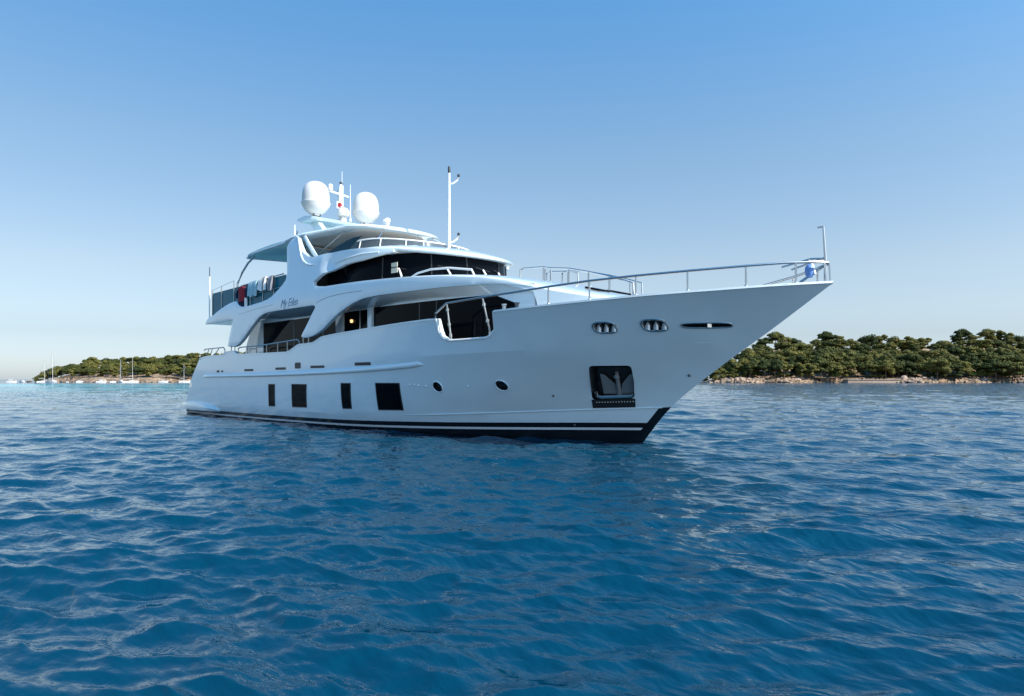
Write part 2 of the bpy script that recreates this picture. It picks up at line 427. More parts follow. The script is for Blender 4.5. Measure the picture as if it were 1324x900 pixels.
for s in (1, -1):
    for P in WINS: hull_panel(P, s=s, frame=.03)
    for (x0, x1, z0, z1) in [(4.1, 4.42, 1.96, 2.06), (4.62, 4.85, 1.97, 2.05), (7.12, 8.0, 1.99, 2.08), (10.0, 10.88, 2.02, 2.11), (12.78, 13.78, 2.05, 2.14), (15.70, 16.62, 2.10, 2.20)]:
        P = rounded([(x0, z0), (x1, z0), (x1, z1), (x0, z1)], .05, 3)
        hull_panel(P, m=DARK, name='scupper', frame=0, s=s, out=.004)
    P = rounded([(11.6, 2.05), (12.06, 2.05), (12.06, 2.27), (11.6, 2.27)], .07, 3)
    o = hull_panel(P, m=DARK, name='fuel_hatch', frame=0, s=s, out=.004)

def onhull(x, z, s=1, out=0): return Vector((x, -s*(hb(x, z)+out), z))
for s in (1, -1):
    for h in HOLES:                                  # discharge portholes with a raised lip
        mb = MB(); mb.tube([onhull(x, z, s, .006) for x, z in h], .018, 6, closed=True)
        mb.build('porthole_rim', GEL, hull)
    for h in PORTS+[SLOT]:
        mb = MB(); mb.tube([onhull(x, z, s, .008) for x, z in h], .026 if h is not SLOT else .018, 8, closed=True)
        cx = sum(p[0] for p in h)/len(h); cz = sum(p[1] for p in h)/len(h)
        if h is SLOT: mb.box(onhull(cx+.05, cz, s, .0), (.05, .10, .10), rz=-s*.5)
        else:
            for dx in (-.085, .085):
                mb.tube([onhull(cx+dx, cz-.12, s, -.03), onhull(cx+dx, cz+.12, s, -.03)], .022, 8, m=1)
            # roller cheeks, enlarged and painted white to stand in for the sunlit deck beyond
            for dx in (-.17, 0, .17): mb.box(onhull(cx+dx, cz, s, -.06), (.14, .05, .22), rz=-s*.45, m=2)
        mb.build('mooring_port', [STEEL, DARK, WHITEPAINT], hull)
    # small fittings
    for x, z in ((18.25, 1.49), (18.45, 1.49), (18.6, 1.48), (18.88, 1.46), (20.36, 1.46), (22.65, 1.22), (22.9, .42), (26.0, 1.75)):
        mb = MB(); mb.lathe([(.035, 0), (.03, .02), (.012, .028)], (0, 0, 0), 12)
        o = mb.build('skin_fitting', DARKSTEEL if x > 22 else GEL, hull); p = onhull(x, z, s, 0); o.location = p; o.rotation_euler = (rad(90)*s, 0, 0)
    # anchor in its pocket
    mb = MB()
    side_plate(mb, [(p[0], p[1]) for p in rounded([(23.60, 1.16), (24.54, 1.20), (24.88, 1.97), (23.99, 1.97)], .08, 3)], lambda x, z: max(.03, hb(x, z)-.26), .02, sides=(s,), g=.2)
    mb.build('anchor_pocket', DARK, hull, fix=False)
    A = lambda u, w, d: onhull(24.10+u+w*.42, 1.22+w, s, -d)     # u along the side, w up, d inboard
    mb = MB()
    mb.tube([A(.06, .05, .17), A(.06, .62, .17)], [.07, .045], 8)                   # shank
    mb.lathe([(.0, -.05), (.06, -.04), (.08, 0), (.06, .04), (0, .05)], A(.06, .5, .12), 12)
    for sg in (-1, 1):                                                            # flukes
        q = [A(.06+sg*.05, .06, .16), A(.06+sg*.36, .06, .16), A(.06+sg*.37, .58, .13), A(.06+sg*.30, .56, .13), A(.06+sg*.08, .32, .15)]
        q2 = [p+Vector((0, s*.045, 0)) for p in q]; n = 5
        mb.add(q+q2, [tuple(range(n)), tuple(range(2*n-1, n-1, -1))]+[(k, (k+1) % n, n+(k+1) % n, n+k) for k in range(n)])
    mb.build('anchor', mat('anchor_galvanised', (.30, .31, .31), .5, metal=.5), hull, angle=40)
    mb = MB()                                                                     # worn steel sill of the pocket
    mb.tube([A(-.42, .10, .04), A(-.40, .0, .05), A(-.30, -.03, .05), A(.34, .0, .05), A(.44, .02, .05), A(.46, .10, .04)], .05, 8)
    mb.build('pocket_sill', STEEL, hull)
    mb = MB()
    side_plate(mb, [(23.49, .895), (24.50, .935), (24.585, 1.165), (23.56, 1.125)], hb, .03, sides=(s,), out=.012, g=.2, m=0)
    for k in range(14):
        x = 23.66+k*.066; mb.box(onhull(x, 1.055+k*.0025, s, .015), (.028, .02, .028), m=1)
    mb.build('wear_plate', [DARK, STEEL], hull, fix=False)

# decks
def deck(name, pts, z, m, parent, th=.06):
    mb = MB(); P = [(x, -b, z) for x, b in pts]+[(x, b, z) for x, b in reversed(pts)]
    Q = [(x, y, z-th) for x, y, _ in P]; n = len(P)
    mb.add(P+Q, [tuple(range(n)), tuple(range(2*n-1, n-1, -1))]+[(k, (k+1) % n, n+(k+1) % n, n+k) for k in range(n)])
    return mb.build(name, m, parent)
deck('main_deck', [(x, hb(x, 1.88)-.1) for x in list(np.arange(2.2, 22.7, .7))], 1.95, TEAK, yacht)
deck('foredeck', [(x, max(.02, hb(x, 2.84)-.1)) for x in list(np.arange(22.7, 27.6, .4))], 2.92, TEAK, yacht)

# ------------------------------------------------------------------ superstructure
VU = [(2, 3.36), (15, 3.38), (17, 3.3), (18.5, 3.15), (20, 2.9), (21.3, 2.6), (22.6, 2.15), (24, 1.6)]
def brow(x): return 3.04*math.sqrt(max(.02, 1-(max(0, x-14.5)/3.86)**2))
def vU(x, z):
    v = tab(VU, x)-max(0, z-4.7)*.18
    if z > 5.2 and x > 13.5: v = v+(min(v, brow(x)+.015)-v)*min(1, (z-5.2)/.3)
    return v
VW = [(5, 2.66), (17, 2.66), (19, 2.6), (21, 2.42), (22.2, 2.2), (22.6, 2.1)]
def vW(x, z): return tab(VW, x)
PLATE = [(2.45,4.2),(2.55,4.32),(2.74,4.42),(3.1,4.50),(3.49,4.57),(4.05,4.72),(4.65,4.86),(5.1,4.94),(5.51,4.99),(5.85,4.99),(6.02,4.93),(6.25,4.8),(6.5,4.71),(7.06,4.67),(7.96,4.72),(8.5,4.745),(9.01,4.80),(9.35,4.88),(9.65,5.02),(9.93,5.16),(10.13,5.27),(10.32,5.45),(10.3,5.7),
         (10.06,6.16),(9.76,6.76),(9.85,6.92),(10.04,7.02),(10.3,7.07),(10.5,7.03),(10.81,6.73),(11.21,6.4),(11.8,6.13),(12.25,6.07),(12.83,6.08),(14.13,6.06),(15.38,6.0),(16.0,5.93),(16.6,5.86),
         (16.6,5.76),(16.0,5.68),(15.34,5.60),(14.35,5.55),(13.61,5.44),(12.96,5.29),(12.62,5.12),(12.62,5.04),(12.8,4.97),(13.07,4.92),(13.6,4.87),(14.5,4.85),(16.06,4.81),(18.01,4.72),(19.6,4.62),(20.95,4.47),(21.77,4.32),(22.52,4.1),
         (21.43,4.24),(19.74,4.28),(18.02,4.27),(17.0,4.27),(16.51,4.26),(16.2,4.25),(15.88,4.21),(15.5,4.14),(15.05,4.02),(14.6,3.88),(14.19,3.72),(13.85,3.57),(13.55,3.42),(13.3,3.33),(13.0,3.24),(12.72,3.18),(12.4,3.15),(12.1,3.15),(11.95,3.19),(11.93,3.24),(12.1,3.4),
         (12.44,3.70),(12.75,4.0),(12.95,4.17),(12.95,4.22),(12.86,4.26),(12.7,4.27),(11,4.28),(9.3,4.285),(9.0,4.27),(8.7,4.24),(8.34,4.15),(8.0,4.0),(7.6,3.80),(7.22,3.6),(6.9,3.42),(6.6,3.27),(6.27,3.14),(6.05,3.08),(5.8,3.05),(5.3,3.06),(5.12,3.1),(5.14,3.2),(5.35,3.63),(5.69,4.22),(4,4.205)]
PLATE = [(x+max(0, z-4.7)*.12*(1 if x < 13 else max(0, (15-x)/2.)), z) for x, z in PLATE]
sup = MB(); side_plate(sup, PLATE, vU, .16, g=.3)
upper = sup.build('upper_deck_side', GEL, yacht, angle=22, fix=False)
bm = bmesh.new(); bm.from_mesh(upper.data)
es = [e for e in bm.edges if e.is_manifold and e.calc_face_angle() > 1.2]
bmesh.ops.bevel(bm, geom=es, offset=.022, segments=2, affect='EDGES', profile=.6); bm.to_mesh(upper.data); bm.free(); upper.data.set_sharp_from_angle(angle=rad(35))
# styling bead and faint seam on the plate
mb = MB()
for s in (1, -1):
    bead = [(x+.1+(z-5.7)*.12, z) for x, z in [(10.42,7.08),(10.62,7.02),(10.8,6.8),(11.02,6.5),(11.25,6.22),(11.5,6.02),(11.85,5.86),(12.2,5.78),(12.55,5.76)]]
    pts = [(x, -s*(vU(x, z)+.01), z) for x, z in bead]; mb.tube(pts, [.035]*7+[.025, .005], 8)
split_sides(mb.build('styling_bead', GEL, upper))
mb = MB()
for s in (1, -1):
    seam = [(13.0, 4.33), (13.4, 4.41), (13.9, 4.47), (14.6, 4.50), (15.3, 4.50), (16.0, 4.49)]
    mb.tube([(x, -s*(vU(x, z)-.002), z) for x, z in seam], .008, 5); mb.build('panel_seam', DARKSTEEL, upper); mb = MB()
    seam = [(6.3, 4.38), (8, 4.50), (9.6, 4.55)]
    mb.tube([(x, -s*(vU(x, z)-.004), z) for x, z in seam], .008, 5); mb.build('panel_seam', DARKSTEEL, upper); mb = MB()
# the name in slanted script on both quarters
for s in (1, -1):
    cu = bpy.data.curves.new('name_lettering', 'FONT'); cu.body = 'My Eden'; cu.size = .42; cu.shear = .45; cu.extrude = .004; cu.space_character = .95
    to = bpy.data.objects.new('tmp', cu); COL.objects.link(to); bpy.context.view_layer.update()
    me = bpy.data.meshes.new_from_object(to.evaluated_get(bpy.context.evaluated_depsgraph_get())); bpy.data.objects.remove(to)
    me.materials.clear(); me.materials.append(LETTER); me.name = 'name_lettering'
    o = link('name_lettering', me, upper)
    o.rotation_euler = (rad(90), 0, 0 if s > 0 else math.pi)
    o.location = (10.25 if s > 0 else 12.0, -s*(vU(10.6, 4.5)+.004), 4.38)

# soffit: inclined face from the plate's lower edge in to the house side
mb = MB()
XS = list(np.arange(8.3, 22.4, .45))+[22.45]
for s in (1, -1):
    rings = []
    for x in XS:
        zb = tab([(8, 4.24), (9, 4.29), (18, 4.29), (21.4, 4.27), (22.5, 4.12)], x); zi = tab([(8, 4.10), (9, 4.03), (15.4, 4.02), (17, 4.06), (21.2, 4.0), (21.9, 3.95), (22.5, 3.93)], x)
        vo = vU(x, 4.3)-.03; vi = vW(x, 0)+.0
        rings.append([(x, -s*vo, zb), (x, -s*vi, zi), (x, -s*(vi-.1), zi), (x, -s*(vi-.1), zb+.1), (x, -s*vo, zb+.02)])
    mb.loft(rings)
split_sides(mb.build('soffit', GEL, yacht, angle=30))
# upper deck slab, aft part overhangs the cockpit
mb = MB()
rings = []
for x in [2.52, 2.6, 3, 4, 6, 8.4]+list(np.arange(9, 21.8, .8)):
    b = vU(x, 4.2)-.08; zb = 4.21 if x < 8.5 else 4.32; zt = zb+.14
    rings.append([(x, -b, zb), (x, b, zb), (x, b, zt), (x, -b, zt)])
mb.loft(rings); mb.build('upper_deck', [GEL], yacht)

# main deck house: side walls with glass, an aft bulkhead, cheeks at the front
house = MB()
WALL = [(5.15, 1.95), (5.2, 2.6), (5.45, 3.2), (5.75, 3.62), (6.2, 3.95), (6.9, 4.15), (8.3, 4.22), (22.5, 4.2), (22.5, 1.95)]
side_plate(house, WALL, vW, .08, g=.6)
house.box((6.6, 0, 3.05), (.08, 5.2, 2.2)); house.box((22.45, 0, 3.0), (.08, 4.2, 2.1))
house = house.build('main_deck_house', GEL, yacht, angle=25, fix=False)
def wallpane(P, name='saloon_window', m=GLASS, out=.012, s=1, th=.03, fn=vW, parent=None):
    mb = MB(); side_plate(mb, P, fn, th, sides=(s,), g=.6, out=out); return mb.build(name, m, parent or house, fix=False)
for s in (1, -1):
    wallpane([(7.17, 2.1), (13.2, 2.1), (13.2, 4.0), (7.17, 4.0)], s=s)
    wallpane([(9.9, 2.12), (10.0, 2.12), (10.0, 3.98), (9.9, 3.98)], 'window_mullion', DARK, .02, s)
    wallpane([(12.2, 2.12), (12.3, 2.12), (12.3, 3.98), (12.2, 3.98)], 'window_mullion', DARK, .02, s)
    d = wallpane([(13.74, 2.1), (15.34, 2.1), (15.34, 4.0), (13.74, 4.0)], 'side_door', s=s)
    wallpane([(14.74, 2.12), (14.81, 2.12), (14.81, 3.98), (14.74, 3.98)], 'window_mullion', STEEL, .022, s)
    wallpane([(15.62, 2.1), (21.9, 2.1), (21.9, 3.72), (21.2, 3.985), (15.62, 4.03)], s=s)
    wallpane([(18.1, 2.12), (18.16, 2.12), (18.16, 4.0), (18.1, 4.0)], 'window_mullion', DARK, .02, s)
    wallpane([(18.9, 2.12), (18.96, 2.12), (18.96, 4.0), (18.9, 4.0)], 'window_mullion', DARK, .02, s)
    mb = MB(); mb.lathe([(.0, -.06), (.04, -.05), (.055, 0), (.045, .05), (0, .06)], (14.3, -s*(vW(14.3, 0)+.06), 3.66), 14); mb.build('wall_lamp', WARM, house)
    # pillar between the aft glass and the side door
    mb = MB(); side_plate(mb, [(13.22, 2.1), (13.72, 2.1), (13.72, 4.02), (13.22, 4.02)], vW, .1, sides=(s,), out=.06, g=.5); mb.build('house_pillar', GEL, house, fix=False)
    mb = MB(); side_plate(mb, [(15.36, 2.1), (15.60, 2.1), (15.60, 4.04), (15.36, 4.04)], vW, .1, sides=(s,), out=.09, g=.5); mb.build('house_pillar', GEL, house, fix=False)

# ledge and coach roof forward of the wheelhouse
EDGE = [(12.5, 4.9), (13.6, 4.86), (16.06, 4.80), (18.01, 4.71), (19.6, 4.61), (20.95, 4.46), (21.77, 4.31), (22.52, 4.09), (23.5, 3.86), (24.5, 3.66), (25.3, 3.50)]
CENT = [(12.5, 4.95), (16, 4.92), (18.2, 4.86), (20.4, 4.72), (22, 4.43), (23.6, 4.02), (24.3, 3.86), (25.3, 3.62)]
VE = VU[:-1]+[(23.5, 1.86), (24.4, 1.5), (25.0, 1.1), (25.3, .8)]
mb = MB(); rings = []
for x in list(np.arange(12.7, 25.2, .35))+[25.1, 25.3, 25.36]:
    ve = tab(VE, min(x, 25.3))-max(0, tab(EDGE, x)-4.7)*.18-.012; ze = tab(EDGE, x)-.004; zc = tab(CENT, x)
    if x > 25.32: ve -= .12; ze -= .1; zc -= .12
    rg = [(x, ve*math.sin(t), ze+(zc-ze)*(math.cos(t)**1.0 if abs(math.cos(t)) > 1e-6 else 0)) for t in np.linspace(-math.pi/2, math.pi/2, 19)]
    zl = 2.9 if x > 22.5 else ze-.12
    rings.append(rg+[(x, ve, zl), (x, -ve, zl)])
mb.loft(rings); mb.build('coach_roof', GEL, yacht, angle=35)
# hatches and low grab bars on the coach roof
mb = MB()
for x, y in ((23.3, .45), (23.3, -.5)):
    mb.box((x, y, tab(CENT, x)+.0), (.5, .5, .07), ry=.25)
split_sides(mb.build('deck_hatch', GLASS, yacht, bevel=.015))

# wheelhouse
def ell(a, b, x0, n=20, x_aft=11.2, p=2.0):
    """plan curve, port aft round the front to starboard aft"""
    P = [(x, b) for x in np.linspace(x_aft, x0, 6)[:-1]]
    P += [(x0+a*abs(math.cos(t))**(2/p), b*math.copysign(abs(math.sin(t))**(2/p), math.sin(t))) for t in np.linspace(math.pi/2, -math.pi/2, n)]
    return P+[(x, -b) for x in np.linspace(x0, x_aft, 6)[1:]]
def band(mb, P, z0, z1, th=.06, lean=0, m=0, i0=0, i1=None, out=0):
    i1 = len(P)-1 if i1 is None else i1
    f0 = z0 if callable(z0) else (lambda x, y: z0); f1 = z1 if callable(z1) else (lambda x, y: z1)
    rings = []
    for i in range(i0, i1+1):
        a = Vector(P[max(0, i-1)]); b = Vector(P[min(len(P)-1, i+1)]); t = (b-a).normalized(); n = Vector((-t.y, t.x))
        p = Vector(P[i]); za = f0(*p); zb = f1(*p)
        c = Vector((14.2, 0)); n = n if n.dot(p-c) > 0 else -n
        o0 = p+n*out; q0 = p+n*(out-th); k = lean*(zb-za); o1 = o0-n*k; q1 = q0-n*k
        rings.append([(o0.x, o0.y, za), (o1.x, o1.y, zb), (q1.x, q1.y, zb), (q0.x, q0.y, za)])
    mb.loft(rings, m); return mb
WH = ell(3.7, 2.74, 14.5, 25)
wh = band(MB(), WH, lambda x, y: 4.7, 5.80, .1, lean=.10).build('wheelhouse', GEL, yacht, angle=30)
n = len(WH)
cuts = [0, 7, 11, 15, 19, 23, 27, n-1]           # pane joints
cuts = [0, 9, 13, 17, n-1-13, n-1-9, n-1]; cuts = sorted(set(cuts))
cuts = [0, 8, 12, 15, n-1-15, n-1-12, n-1-8, n-1]
for a, b in zip(cuts[:-1], cuts[1:]):
    if b <= a: continue
    band(MB(), WH, 4.90, 5.76, .03, lean=.10, i0=a, i1=b, out=.008).build('wheelhouse_window', GLASS, wh, angle=30)
for c in cuts[1:-1]:
    p = Vector(WH[c]); q = p-Vector((14.2, 0)); q.normalize()
    mb = MB(); mb.tube([(*(p+q*.02), 4.9), (*(p-q*.06), 5.68)], .022, 6); mb.build('window_mullion', DARK, wh)
# wipers
for t in (-.95, -.45, .0, .28):
    x = 14.5+3.72*math.cos(t); y = 2.76*math.sin(t); q = Vector((math.cos(t)/3.7, math.sin(t)/2.74)).normalized()
    mb = MB(); a = Vector((x+q.x*.08, y+q.y*.08, 4.98)); b = Vector((x-.02+q.x*.02+q.y*.12, y-q.x*.16, 5.26)); 
    mb.tube([a, b], [.035, .028], 6); mb.tube([b+Vector((-q.y*.25, q.x*.3, -.04)), b+Vector((q.y*.25, -q.x*.3, .04))], .014, 5, m=1)
    mb.build('wiper', [WHITEPAINT, DARK], wh)
# notices seen behind the glass
mb = MB(); mb.box((16.42, -2.40, 5.20), (.34, .02, .16)); mb.box((16.42, -2.40, 5.38), (.34, .02, .14))
o = mb.build('side_notice', mat('notice_paper', (.55, .52, .42), .6), wh)
t_ = 0
# roof of the wheelhouse: the white brow over the glass
def zroof(x): return tab([(12.2, 6.08), (13.5, 6.12), (15, 6.11), (16.3, 6.05), (17.3, 5.94), (18.4, 5.80)], x)
RF = ell(3.92, 3.02, 14.5, 31, x_aft=12.2)
def roofslab(mb, P, ztop, thick, crown, edge=.07, m=0, mu=None, prof=None):
    """slab with a rounded rim over a plan curve (port aft .. front .. starboard aft)"""
    n = len(P); c = Vector((sum(p[0] for p in P)/n, 0))
    def off(p, d):
        v = Vector(p)-Vector((min(p[0], c.x), 0)) if p[0] < c.x else Vector(p)-c
        v = Vector((v.x, v.y)); L = max(v.length, 1e-3); return Vector(p)-v/L*d
    loops = []
    half = max(abs(p[1]) for p in P)
    for d, zt in (prof or ((.55*1, 1.0), (.16, 1.0), (edge, .94), (edge*.35, .7), (0, .45), (edge*.4, .15), (edge*1.4, 0), (.6, 0))):
        L = []
        for p in P:
            q = off(p, d); z = ztop(q.x)-thick*(1-zt)
            if zt == 1.0: z += crown*(1-(abs(q.y)/half)**2)*min(1, d*3)*(1 if prof is None else .5)
            L.append((q.x, q.y, z))
        loops.append(L)
    n = len(P)
    vs = [q for L in loops for q in L]; fs = []
    for i in range(len(loops)-1):
        for k in range(n-1): fs.append((i*n+k, i*n+k+1, (i+1)*n+k+1, (i+1)*n+k))
        fs.append((i*n+n-1, i*n, (i+1)*n, (i+1)*n+n-1))
    mb.add(vs, fs, m)
    # fill top and bottom with strips port to starboard
    for li, mm in ((0, m), (len(loops)-1, m if mu is None else mu)):
        L = loops[li]; K = n//2; f = []; V = []; W = 7
        for k in range(K+1):
            a = Vector(L[k]); b = Vector(L[n-1-k])
            for j in range(W):
                t = j/(W-1); q = a.lerp(b, t)
                if li == 0: q.z += crown*(.8)*4*t*(1-t)*min(1, abs(a.y)/half)
                V.append(tuple(q))
        for k in range(K):
            for j in range(W-1): f.append((k*W+j, k*W+j+1, (k+1)*W+j+1, (k+1)*W+j))
        mb.add(V, f, mm)
    return mb
mb = MB(); roofslab(mb, RF, zroof, .22, .10, prof=((.9, 1.0), (.55, 1.0), (.38, .95), (.22, .80), (.10, .60), (.02, .42), (0, .32), (.03, .12), (.12, 0), (.7, 0))); mb.build('wheelhouse_roof', GEL, yacht, angle=40)
# thin light line below the brow on the side
mb = MB()
for s in (1, -1): mb.tube([(13.8, -s*(vU(13.8, 5.62)+.01), 5.66), (14.6, -s*(vU(14.6, 5.7)+.02), 5.74), (15.4, -s*(vU(15.4, 5.75)+.03), 5.79), (16.1, -s*(vU(16.1, 5.75)+.02), 5.79)], [.008, .025, .03, .02], 6)
split_sides(mb.build('brow_moulding', GEL, upper))

# flybridge screen and rail
FS = ell(2.3, 2.42, 13.9, 25, x_aft=12.3)
def fz0(x, y): return zroof(x)-.06
def fz1(x, y): return tab([(12.3, 6.10), (13.0, 6.33), (13.8, 6.50), (14.6, 6.50), (16.3, 6.38)], x)
mb = MB(); band(mb, FS, fz0, fz1, .02, lean=.25); fly = mb.build('flybridge_screen', PERSPEX, yacht, angle=30)
mb = MB()
rp = []
for i, p in enumerate(FS):
    z = fz1(*p); k = .25*(z-fz0(*p)); v = (Vector(p)-Vector((14.2 if p[0] > 14.2 else p[0], 0))).normalized(); q = Vector(p)-v*k; rp.append((q.x, q.y, z+.02))
mb.tube(rp[1:-1], .026, 6)
for i in (7, 10, 13, 15, 17, 20, 22, 25, 28): 
    if i < len(rp): mb.tube([(FS[i][0], FS[i][1], fz0(*FS[i])), rp[i]], .022, 6)
mb.build('screen_rail', WHITEPAINT, fly)
for s in (1, -1):     # dark wedge shaped side wings of the screen
    mb = MB(); side_plate(mb, [(12.55, 6.10), (13.3, 6.09), (14.2, 6.07), (14.9, 6.5), (14.4, 6.53), (13.9, 6.47), (13.3, 6.34)], lambda x, z: 2.86-(z-6.05)*.35, .025, sides=(s,), g=.3)
    mb.build('screen_wing', mat('dark_screen', (.004, .02, .025), .08, spec=.15), fly, fix=False)
mb = MB(); mb.box((16.9, 1.1, 5.98), (.32, .3, .16), rz=.3, taper=.7); mb.build('searchlight', DARKSTEEL, yacht, bevel=.03)
# flybridge helm console and settee
mb = MB(); mb.box((14.9, 0, 6.1), (.9, 3.0, .5)); mb.box((13.0, 0, 6.0), (.8, 3.6, .45)); mb.build('flybridge_seating', BEIGE, yacht, bevel=.05)
mb = MB()
for sgn in (-1, 1):
    mb.tube([(14.6, -1.7+sgn*.05, 6.5), (14.55, -1.75+sgn*.16, 6.66)], .03, 6)
mb.tube([(14.62, -1.75, 6.52), (14.62, -1.55, 6.54)], .05, 6)
mb.build('helm_instrument', DARK, yacht)

# hardtop
def zht(x): return tab([(9.2, 7.18), (10, 7.27), (11, 7.37), (12, 7.39), (13.2, 7.33), (14.3, 7.20)], x)
HP = [(9.3, 2.78), (9.9, 2.78), (10.5, 2.6), (11.1, 2.32), (11.7, 2.12), (12.2, 2.06)]
HP += [(12.5+1.75*math.cos(t), 2.04*math.sin(t)) for t in np.linspace(math.pi/2, -math.pi/2, 21)]
HP += [(x, -b) for x, b in [(12.2, 2.06), (11.7, 2.12), (11.1, 2.32), (10.5, 2.6), (9.9, 2.78), (9.3, 2.78)]]
mb = MB(); roofslab(mb, HP, zht, .13, .07, edge=.05, mu=1); hard = mb.build('hardtop', [GEL, BEIGE], yacht, angle=40)
mb = MB()
for s in (1, -1):
    mb.tube([(10.35, -s*2.45, 7.22), (11.0, -s*2.62, 6.8), (11.6, -s*2.74, 6.42), (12.1, -s*2.86, 6.15), (12.35, -s*2.92, 6.06)], [.12, .12, .11, .08, .04], 10, flat=.6)
split_sides(mb.build('hardtop_strut', GEL, hard, angle=50))
mb = MB()
for s in (1, -1):
    for q_ in ([(12.2, -s*1.7, 7.3), (11.0, -s*2.2, 6.45)], [(13.7, -s*1.0, 7.22), (14.6, -s*1.9, 6.48)]):
        mb = MB(); mb.tube(q_, .03, 6); mb.build('hardtop_stay', STEEL, hard)
# radar arch: cross beam on raked pylons
mb = MB()
mb.loft([[(8.35, y, 8.33), (8.3, y, 8.24), (8.7, y, 8.12), (9.5, y, 8.16), (9.62, y, 8.26), (9.0, y, 8.36)] for y in (-1.75, -1.6, 1.6, 1.75)])
for s in (1, -1):
    rings = []
    for t in np.linspace(0, 1, 7):
        xc = 9.9-.95*t**1.3; z = 7.2+1.0*t; hw = .42-.12*t; y = s*(1.35-.1*t); rings.append([(xc-hw, y-.1, z), (xc+hw, y-.1, z), (xc+hw, y+.1, z), (xc-hw, y+.1, z)])
    mb.loft(rings)
mb.box((9.9, 0, 7.62), (1.2, 2.4, .36), taper=.8)
arch = mb.build('radar_arch', GEL, hard, angle=40, bevel=.02)
prof = [(.0, -.82), (.18, -.82), (.2, -.74), (.26, -.72), (.42, -.60), (.535, -.42), (.55, -.36), (.585, -.31), (.585, -.27), (.548, -.25), (.545, 0.0), (.53, .16), (.485, .33), (.40, .47), (.28, .56), (.14, .61), (0, .625)]
for s in (1, -1):
    mb = MB(); mb.lathe([(r*1.02, z) for r, z in prof], (0, 0, 0), 40); o = mb.build('satellite_dome', DOME, yacht, angle=40)
    o.location = (8.9, -s*1.2, 9.27)
    mb = MB(); mb.lathe([(.17, 0), (.17, .2)], (0, 0, -.95), 16)
    for a in range(4): mb.box((.19*math.cos(a*1.57+.6), .19*math.sin(a*1.57+.6), -.80), (.06, .06, .08), m=0)
    mb.build('dome_base', DARKSTEEL, o)
# small antenna dome
mb = MB(); mb.lathe([(0, -.12), (.22, -.12), (.26, -.02), (.25, .08), (.17, .2), (.06, .25), (0, .255)], (9.15, -.05, 8.72), 24); mb.lathe([(.14, 0), (.1, .28)], (9.15, -.05, 8.33), 16); mb.build('antenna_dome', DOME, yacht, angle=40)
# signal mast
mb = MB(); mb.lathe([(.13, 0), (.11, .9), (.09, 1.6), (.05, 1.75)], (8.75, .05, 8.3), 16)
mb.tube([(8.5, .25, 8.9), (8.45, .28, 10.1)], .055, 8); mb.tube([(8.45, .28, 10.1), (8.45, .28, 10.72)], .012, 5)
mb.tube([(8.5, .25, 8.35), (8.48, .26, 8.95)], .04, 8)
mb.tube([(8.6, .5, 9.62), (8.9, -.55, 9.62)], .045, 8); mb.tube([(8.75, .05, 9.2), (9.3, -.25, 8.75)], .014, 5)
mb.box((8.6, .1, 9.7), (.3, .12, .3))
mast = mb.build('signal_mast', WHITEPAINT, yacht)
mb = MB(); mb.lathe([(.09, 0), (.1, .06), (.1, .22), (.05, .26)], (8.85, -.5, 9.68), 12); mb.build('nav_light', WHITEPAINT, mast)
mb = MB(); mb.lathe([(.06, 0), (.06, .16), (.03, .2)], (8.7, .08, 9.98), 12); mb.build('nav_light', DARK, mast)
mb = MB(); mb.box((8.86, -.08, 9.12), (.03, .26, .3), m=0); mb.tube([(8.87, -.08, 9.12), (8.91, -.08, 9.12)], .1, 14, m=1)
mb.build('signal_flag', [WHITEPAINT, REDCLOTH], mast)
def whip(p, h, r=.018, name='whip_antenna', m=WHITEPAINT, base=.12, rake=0):
    mb = MB(); mb.tube([p, (p[0], p[1], p[2]+base)], r*2, 8); mb.tube([(p[0], p[1], p[2]+base), (p[0]+rake, p[1], p[2]+h)], [r, r*.5], 6); return mb.build(name, m, yacht)
whip((9.62, 0, 8.3), 1.55, .022); whip((8.35, .7, 8.3), .7, .012); whip((9.45, -2.4, 7.2), .62, .03); whip((9.75, -2.45, 7.25), .28, .03, m=DARK)
mb = MB(); mb.lathe([(.12, 0), (.1, .1), (.14, .12), (.14, .26), (.08, .3)], (13.2, -.6, 7.38), 16); mb.tube([(13.2, -.6, 7.6), (13.45, -.68, 7.6)], [.05, .1], 10); mb.build('horn', WHITEPAINT, yacht)
# tall forward mast on the brow
mb = MB(); mb.tube([(16.25, 0, 5.95), (16.25, 0, 6.3), (16.25, 0, 8.9)], [.08, .055, .04], 12)
for z in (8.5, 6.45):
    mb.tube([(16.25, 0, z), (16.38, .1, z+.04), (16.47, .2, z+.14), (16.5, .22, z+.26)], [.03, .03, .035, .04], 8)
fm = mb.build('forward_mast', WHITEPAINT, yacht)
for p in ((16.25, 0, 8.9), (16.50, .22, 8.74), (16.50, .22, 6.69)):
    mb = MB(); mb.lathe([(.03, 0), (.045, .02), (.045, .09 if p[2] < 8.85 else .2), (.02, .24 if p[2] > 8.85 else .11)], p, 12); mb.build('nav_light', DARK, fm)

